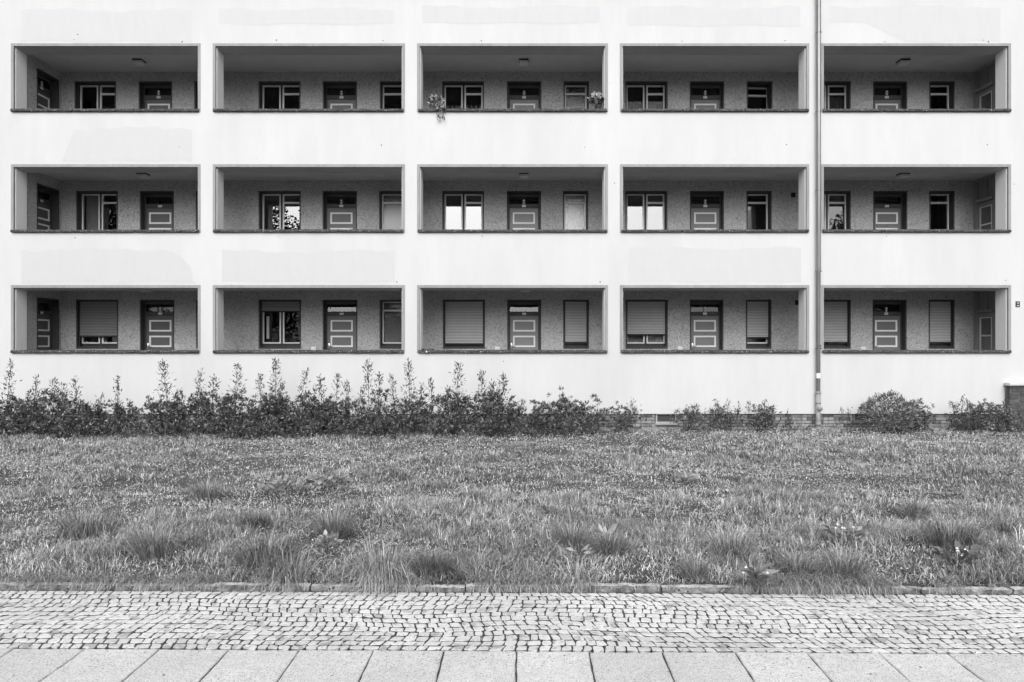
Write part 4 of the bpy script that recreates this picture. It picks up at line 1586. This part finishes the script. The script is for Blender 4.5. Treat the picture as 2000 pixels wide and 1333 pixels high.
# pale dry stalks
sx_, sy_ = scatter(900, 6.5, 15.2)
n = len(sx_)
sm = blades_mesh('dry_stalks', np.stack([sx_, sy_, lawn_z(sx_, sy_)], 1), rng.uniform(0, 6.28, n), rng.uniform(.14, .38, n), rng.uniform(.004, .007, n),
                 rng.uniform(.1, 1.1, n), rng.uniform(0, .6, n), rng.uniform(.5, 1.0, n), 'straw')
tag(link('dry_stalks', sm), 'pale dry stalks sticking out of the grass', 'dry grass', kind='stuff')

# daisies: pale dots
dx_, dy_ = scatter(4200, 6.0, 15.6)
dn = vnoise(dx_, dy_, .8, 51) * vnoise(dx_, dy_, 2.3, 52)
pk = rng.random(len(dx_)) < np.clip((dn - .25) * 1.3, .008, .4)
dx_, dy_ = dx_[pk], dy_[pk]
mb = MB()
for i in range(len(dx_)):
    r0 = rnd.uniform(.004, .0075) * (1.3 if dy_[i] > 10 else 1)
    z0 = float(lawn_z(dx_[i], dy_[i])) + rnd.uniform(.05, .12)
    ty_ = rnd.uniform(.2, .8)
    mb.face([(dx_[i] + r0 * math.cos(a), dy_[i] + r0 * math.sin(a) * .8, z0 + r0 * math.sin(a) * ty_) for a in np.linspace(0, 2 * math.pi, 7)[:-1]])
tag(mb.build('daisies', 'petal'), 'tiny white daisies scattered through the grass', 'flowers', kind='stuff')

# moss and weed sprigs in the cobble joints
wv, wu = rng.uniform(.01, .97, 8000), rng.uniform(-5.5, 5.5, 8000)
wn = vnoise(wu, wv, 3.2, 61) * .6 + vnoise(wu, wv, 9.0, 62) * .4
pk = rng.random(8000) < np.clip((wn - .47) * 3.0 + np.where(wv < .03, .35, 0) + np.where(wv > .94, 1.0, 0), 0, 1)
wu, wv = wu[pk], wv[pk]
pp = np.array([tuple(PAV @ Vector((a, q, -.006))) for a, q in zip(wu, wv)])
n = len(pp)
jm = blades_mesh('joint_weeds', pp, rng.uniform(0, 6.28, n), rng.uniform(.012, .035, n), rng.uniform(.003, .006, n), rng.uniform(.2, 1.2, n), rng.uniform(.2, 1.0, n), rng.uniform(.4, 1.0, n), 'grass_blade')
tag(link('joint_weeds', jm), 'tiny weeds and moss growing in the cobble joints', 'weeds', kind='stuff')
# crumbs, twigs and leaf litter on the cobbles and slabs
wv, wu = rng.uniform(-.40, .97, 900), rng.uniform(-4.0, 4.0, 900)
pk = rng.random(900) < np.where(np.abs(wv) < .06, 1.0, .22)
wu, wv = wu[pk], wv[pk]
pp = np.array([tuple(PAV @ Vector((a, q, .006))) for a, q in zip(wu, wv)])
n = len(pp)
dr = rng.normal(size=(n, 3)) * np.array([1, 1, .12])
sz = rng.uniform(.006, .024, n)
lm_ = leaves_mesh('leaf_litter', pp, dr, sz, sz * .5, rng.uniform(.25, 1.3, n), 'clover_leaf', fold=.3)
tag(link('leaf_litter', lm_), 'crumbs of leaf litter lying on the cobbles and slabs', 'litter', kind='stuff')


# ------------------------------------------------------------------ big tussocks one can tell apart
def tussock(px, py, n, L0, rad, tone, label, droop=1.0, fwd=0.0):
    x, y = spot(px, py)
    y = max(y, KERB_Y0 + .10 - x * .0125)
    z = float(lawn_z(x, y))
    a = rng.uniform(0, 2 * math.pi, n)
    q = np.sqrt(rng.random(n)) * rad
    pos = np.stack([q * np.cos(a), q * np.sin(a) * .8, np.full(n, -.005)], 1)
    az = a + rng.normal(size=n) * .45
    over = rng.random(n) < fwd          # blades that flop forward over the kerb
    az = np.where(over, -math.pi / 2 + rng.normal(size=n) * .6, az)
    n0 = n
    m = blades_mesh('grass_tussock', pos, az, rng.uniform(.5, 1.1, n) * L0 * 1.45, rng.uniform(.004, .0075, n), .05 + q / rad * rng.uniform(.2, .95, n) + over * rng.uniform(.4, 1.1, n),
                    rng.uniform(.35, 1.5, n) * droop, np.minimum(np.exp(rng.normal(size=n) * .42), 1.8) * (tone + .06), 'grass_blade')
    o = link('grass_tussock', m, None, (x, y, z))
    tag(o, label, 'grass tussock', 'tussocks standing out of the lawn')


tussock(845, 1122, 420, .24, .10, .45, 'dark round tussock just behind the kerb, below the central shutter', 1.1)
tussock(745, 1128, 620, .34, .15, .95, 'long-bladed tussock flopping over the kerb onto the cobbles', 1.5, .55)
tussock(520, 1108, 620, .32, .20, .5, 'broad dark tussock by the kerb with wide arching blades', 1.3, .25)
tussock(560, 1135, 420, .26, .14, .75, 'tussock spilling over the kerb in front of the broad dark one', 1.4, .5)
tussock(650, 1045, 420, .30, .12, .72, 'tall upright tussock beside the pale leafy weed', .8)
tussock(500, 1035, 300, .22, .09, .35, 'compact very dark tussock in mid lawn left of the tall upright one', .9)
tussock(405, 972, 380, .26, .14, .70, 'shaggy tussock left of the patch of broad pale leaves', 1.0)
tussock(300, 1088, 420, .28, .15, .68, 'dark tussock near the kerb, below the leftmost door', 1.1)
tussock(170, 1050, 520, .30, .22, .70, 'wide matted tussock near the left edge of the lawn', 1.3)
tussock(1118, 1070, 360, .27, .11, .66, 'dark tussock in mid lawn below the right end of the central gallery', .9)
tussock(1195, 1080, 360, .26, .12, .66, 'dark tussock just right of a pale dock leaf', 1.0)
tussock(1430, 1085, 420, .28, .15, .85, 'pale-tipped fountain tussock below the fourth door', 1.1)
tussock(1555, 1128, 300, .20, .09, .50, 'small dark tussock touching the kerb left of the rain pipe line', .9)
tussock(1645, 1128, 420, .22, .15, .62, 'low wide tussock touching the kerb right of the rain pipe line', .9)
tussock(1355, 1128, 260, .19, .09, .62, 'small dark tussock by the kerb left of the dandelion', .9)
tussock(1790, 1012, 320, .24, .10, .70, 'upright tussock standing alone in the trodden right part of the lawn', .8)
tussock(1860, 1075, 520, .30, .19, .58, 'big dark tussock in front of the brick wall end', 1.2)
tussock(1965, 1045, 320, .24, .10, .55, 'dark tussock at the right edge of the lawn', .9)
tussock(1130, 1150, 200, .22, .08, .95, 'light tuft growing out of the kerb joint over the cobbles', 1.5, .6)


# ------------------------------------------------------------------ broad-leaved weeds
def weed(px, py, n, L0, wr, label, tone=1.0, up=.5, rad=.02, heads=0):
    x, y = spot(px, py)
    z = float(lawn_z(x, y)) if y > KERB_Y0 else .03
    t = tag(empty('weed', (x, y, z)), label, 'weed', 'broad-leaved weeds in the lawn')
    a = rng.uniform(0, 2 * math.pi, n)
    q = np.sqrt(rng.random(n)) * rad
    pos = np.stack([q * np.cos(a), q * np.sin(a), .07 + rng.uniform(0, .08, n)], 1)
    d = np.stack([np.cos(a), np.sin(a), rng.uniform(.1, 1.0, n) * up * 2], 1)
    L_ = rng.uniform(.6, 1.1, n) * L0
    link('leaves', leaves_mesh('leaves', pos, d, L_, L_ * wr, rng.uniform(.7, 1.3, n) * tone, 'weed_leaf', fold=.2), t)
    st = MB()
    for i in range(max(3, n // 12)):
        st.tube([(0, 0, -.02), tuple(pos[i])], [.004, .003], 4, cap=False)
    st.build('stem', 'twig', t)
    if heads:
        for _ in range(heads):
            hd = MB()
            c0 = np.array([rnd.uniform(-.12, .12), rnd.uniform(-.08, .05), rnd.uniform(.10, .2)])
            hd.tube([tuple(c0 + np.array([0, 0, -.1])), tuple(c0)], [.002, .002], 3)
            hd.poly([tuple(c0 + np.array(v) * .013) for v in ((1, 0, 0), (-1, 0, 0), (0, 1, 0), (0, -1, 0), (0, 0, 1), (0, 0, -1))],
                    [(0, 2, 4), (2, 1, 4), (1, 3, 4), (3, 0, 4), (2, 0, 5), (1, 2, 5), (3, 1, 5), (0, 3, 5)])
            hd.build('flower_head', 'petal', t)


weed(640, 1078, 60, .085, .5, 'pale leafy weed in front of the tall upright tussock', 1.3, .9, .07)
weed(575, 956, 190, .085, .75, 'patch of broad pale leaves lying in the left middle of the lawn', 1.15, .3, .42)
weed(640, 950, 120, .085, .75, 'darker arm of broad leaves right of the pale leaf patch', .7, .3, .3)
weed(1475, 1150, 34, .17, .26, 'dandelion rosette growing over the kerb onto the cobbles', .75, .45, .03, 4)
weed(1178, 1060, 14, .15, .4, 'pale dock with a few big leaves between two dark tussocks', 1.4, .7, .05)
weed(1650, 1068, 60, .09, .55, 'clump of small round leaves and flower heads near the right tussocks', .9, .5, .16, 7)
weed(1870, 1110, 70, .10, .5, 'dark leafy clump with pale seed heads by the kerb at the right', .6, .6, .14, 8)
weed(1340, 940, 40, .11, .5, 'light thistle-like weed in mid lawn below the fourth gallery', 1.35, .8, .12)
weed(960, 902, 30, .12, .5, 'light star-shaped weed in the far lawn before the twin-tipped shrub', 1.35, .8, .08)
weed(840, 903, 60, .10, .6, 'spread of light leaves in the far lawn below the second white pillar', 1.2, .5, .3)
weed(1130, 1105, 20, .12, .45, 'small dock between the kerb and the dark tussocks of mid lawn', 1.1, .5, .05)


# ------------------------------------------------------------------ across the street: seen only mirrored in the panes
def tree(x, y, h, cr, label, n=11000):
    t = tag(empty('street_tree', (x, y, -.15)), label, 'tree', 'trees across the street')
    mb = MB()
    mb.tube([(0, 0, 0), (.1, 0, h * .25), (0, .1, h * .5), (.1, 0, h * .8)], [.28, .2, .15, .05], 8)
    for _ in range(9):
        a = rnd.uniform(0, 6.28)
        z0 = rnd.uniform(.28, .6) * h
        mb.tube([(0, 0, z0), (math.cos(a) * cr * .4, math.sin(a) * cr * .4, z0 + h * .14), (math.cos(a) * cr * .8, math.sin(a) * cr * .8, z0 + h * .24)], [.1, .06, .02], 5, cap=False)
    mb.build('trunk', 'bark', t, True)
    cl = rng.normal(size=(70, 3)); cl /= np.linalg.norm(cl, axis=1, keepdims=True)
    cl = cl * rng.uniform(.4, 1.0, (70, 1)) * np.array([cr, cr, h * .33]) + np.array([0, 0, h * .66])
    p = cl[rng.integers(0, 70, n)] + rng.normal(size=(n, 3)) * .5
    L_ = rng.uniform(.18, .34, n)
    link('crown', leaves_mesh('crown', p, rng.normal(size=(n, 3)), L_, L_ * .6, rng.uniform(.6, 1.4, n), 'tree_leaf'), t)


tree(-17.5, -12, 15, 4.2, 'tall tree across the street mirrored in the second gallery windows')
tree(-29.0, -13, 16, 4.5, 'tall tree across the street mirrored in the first gallery windows')
tree(23.5, -12, 13.5, 4.0, 'tall tree across the street mirrored in the fifth gallery windows')
tree(7.0, -15, 10.5, 5.0, 'rounded tree across the street mirrored in the ground floor transoms')
tree(-5.0, -15, 10.5, 5.0, 'spreading tree across the street mirrored in the central transom')
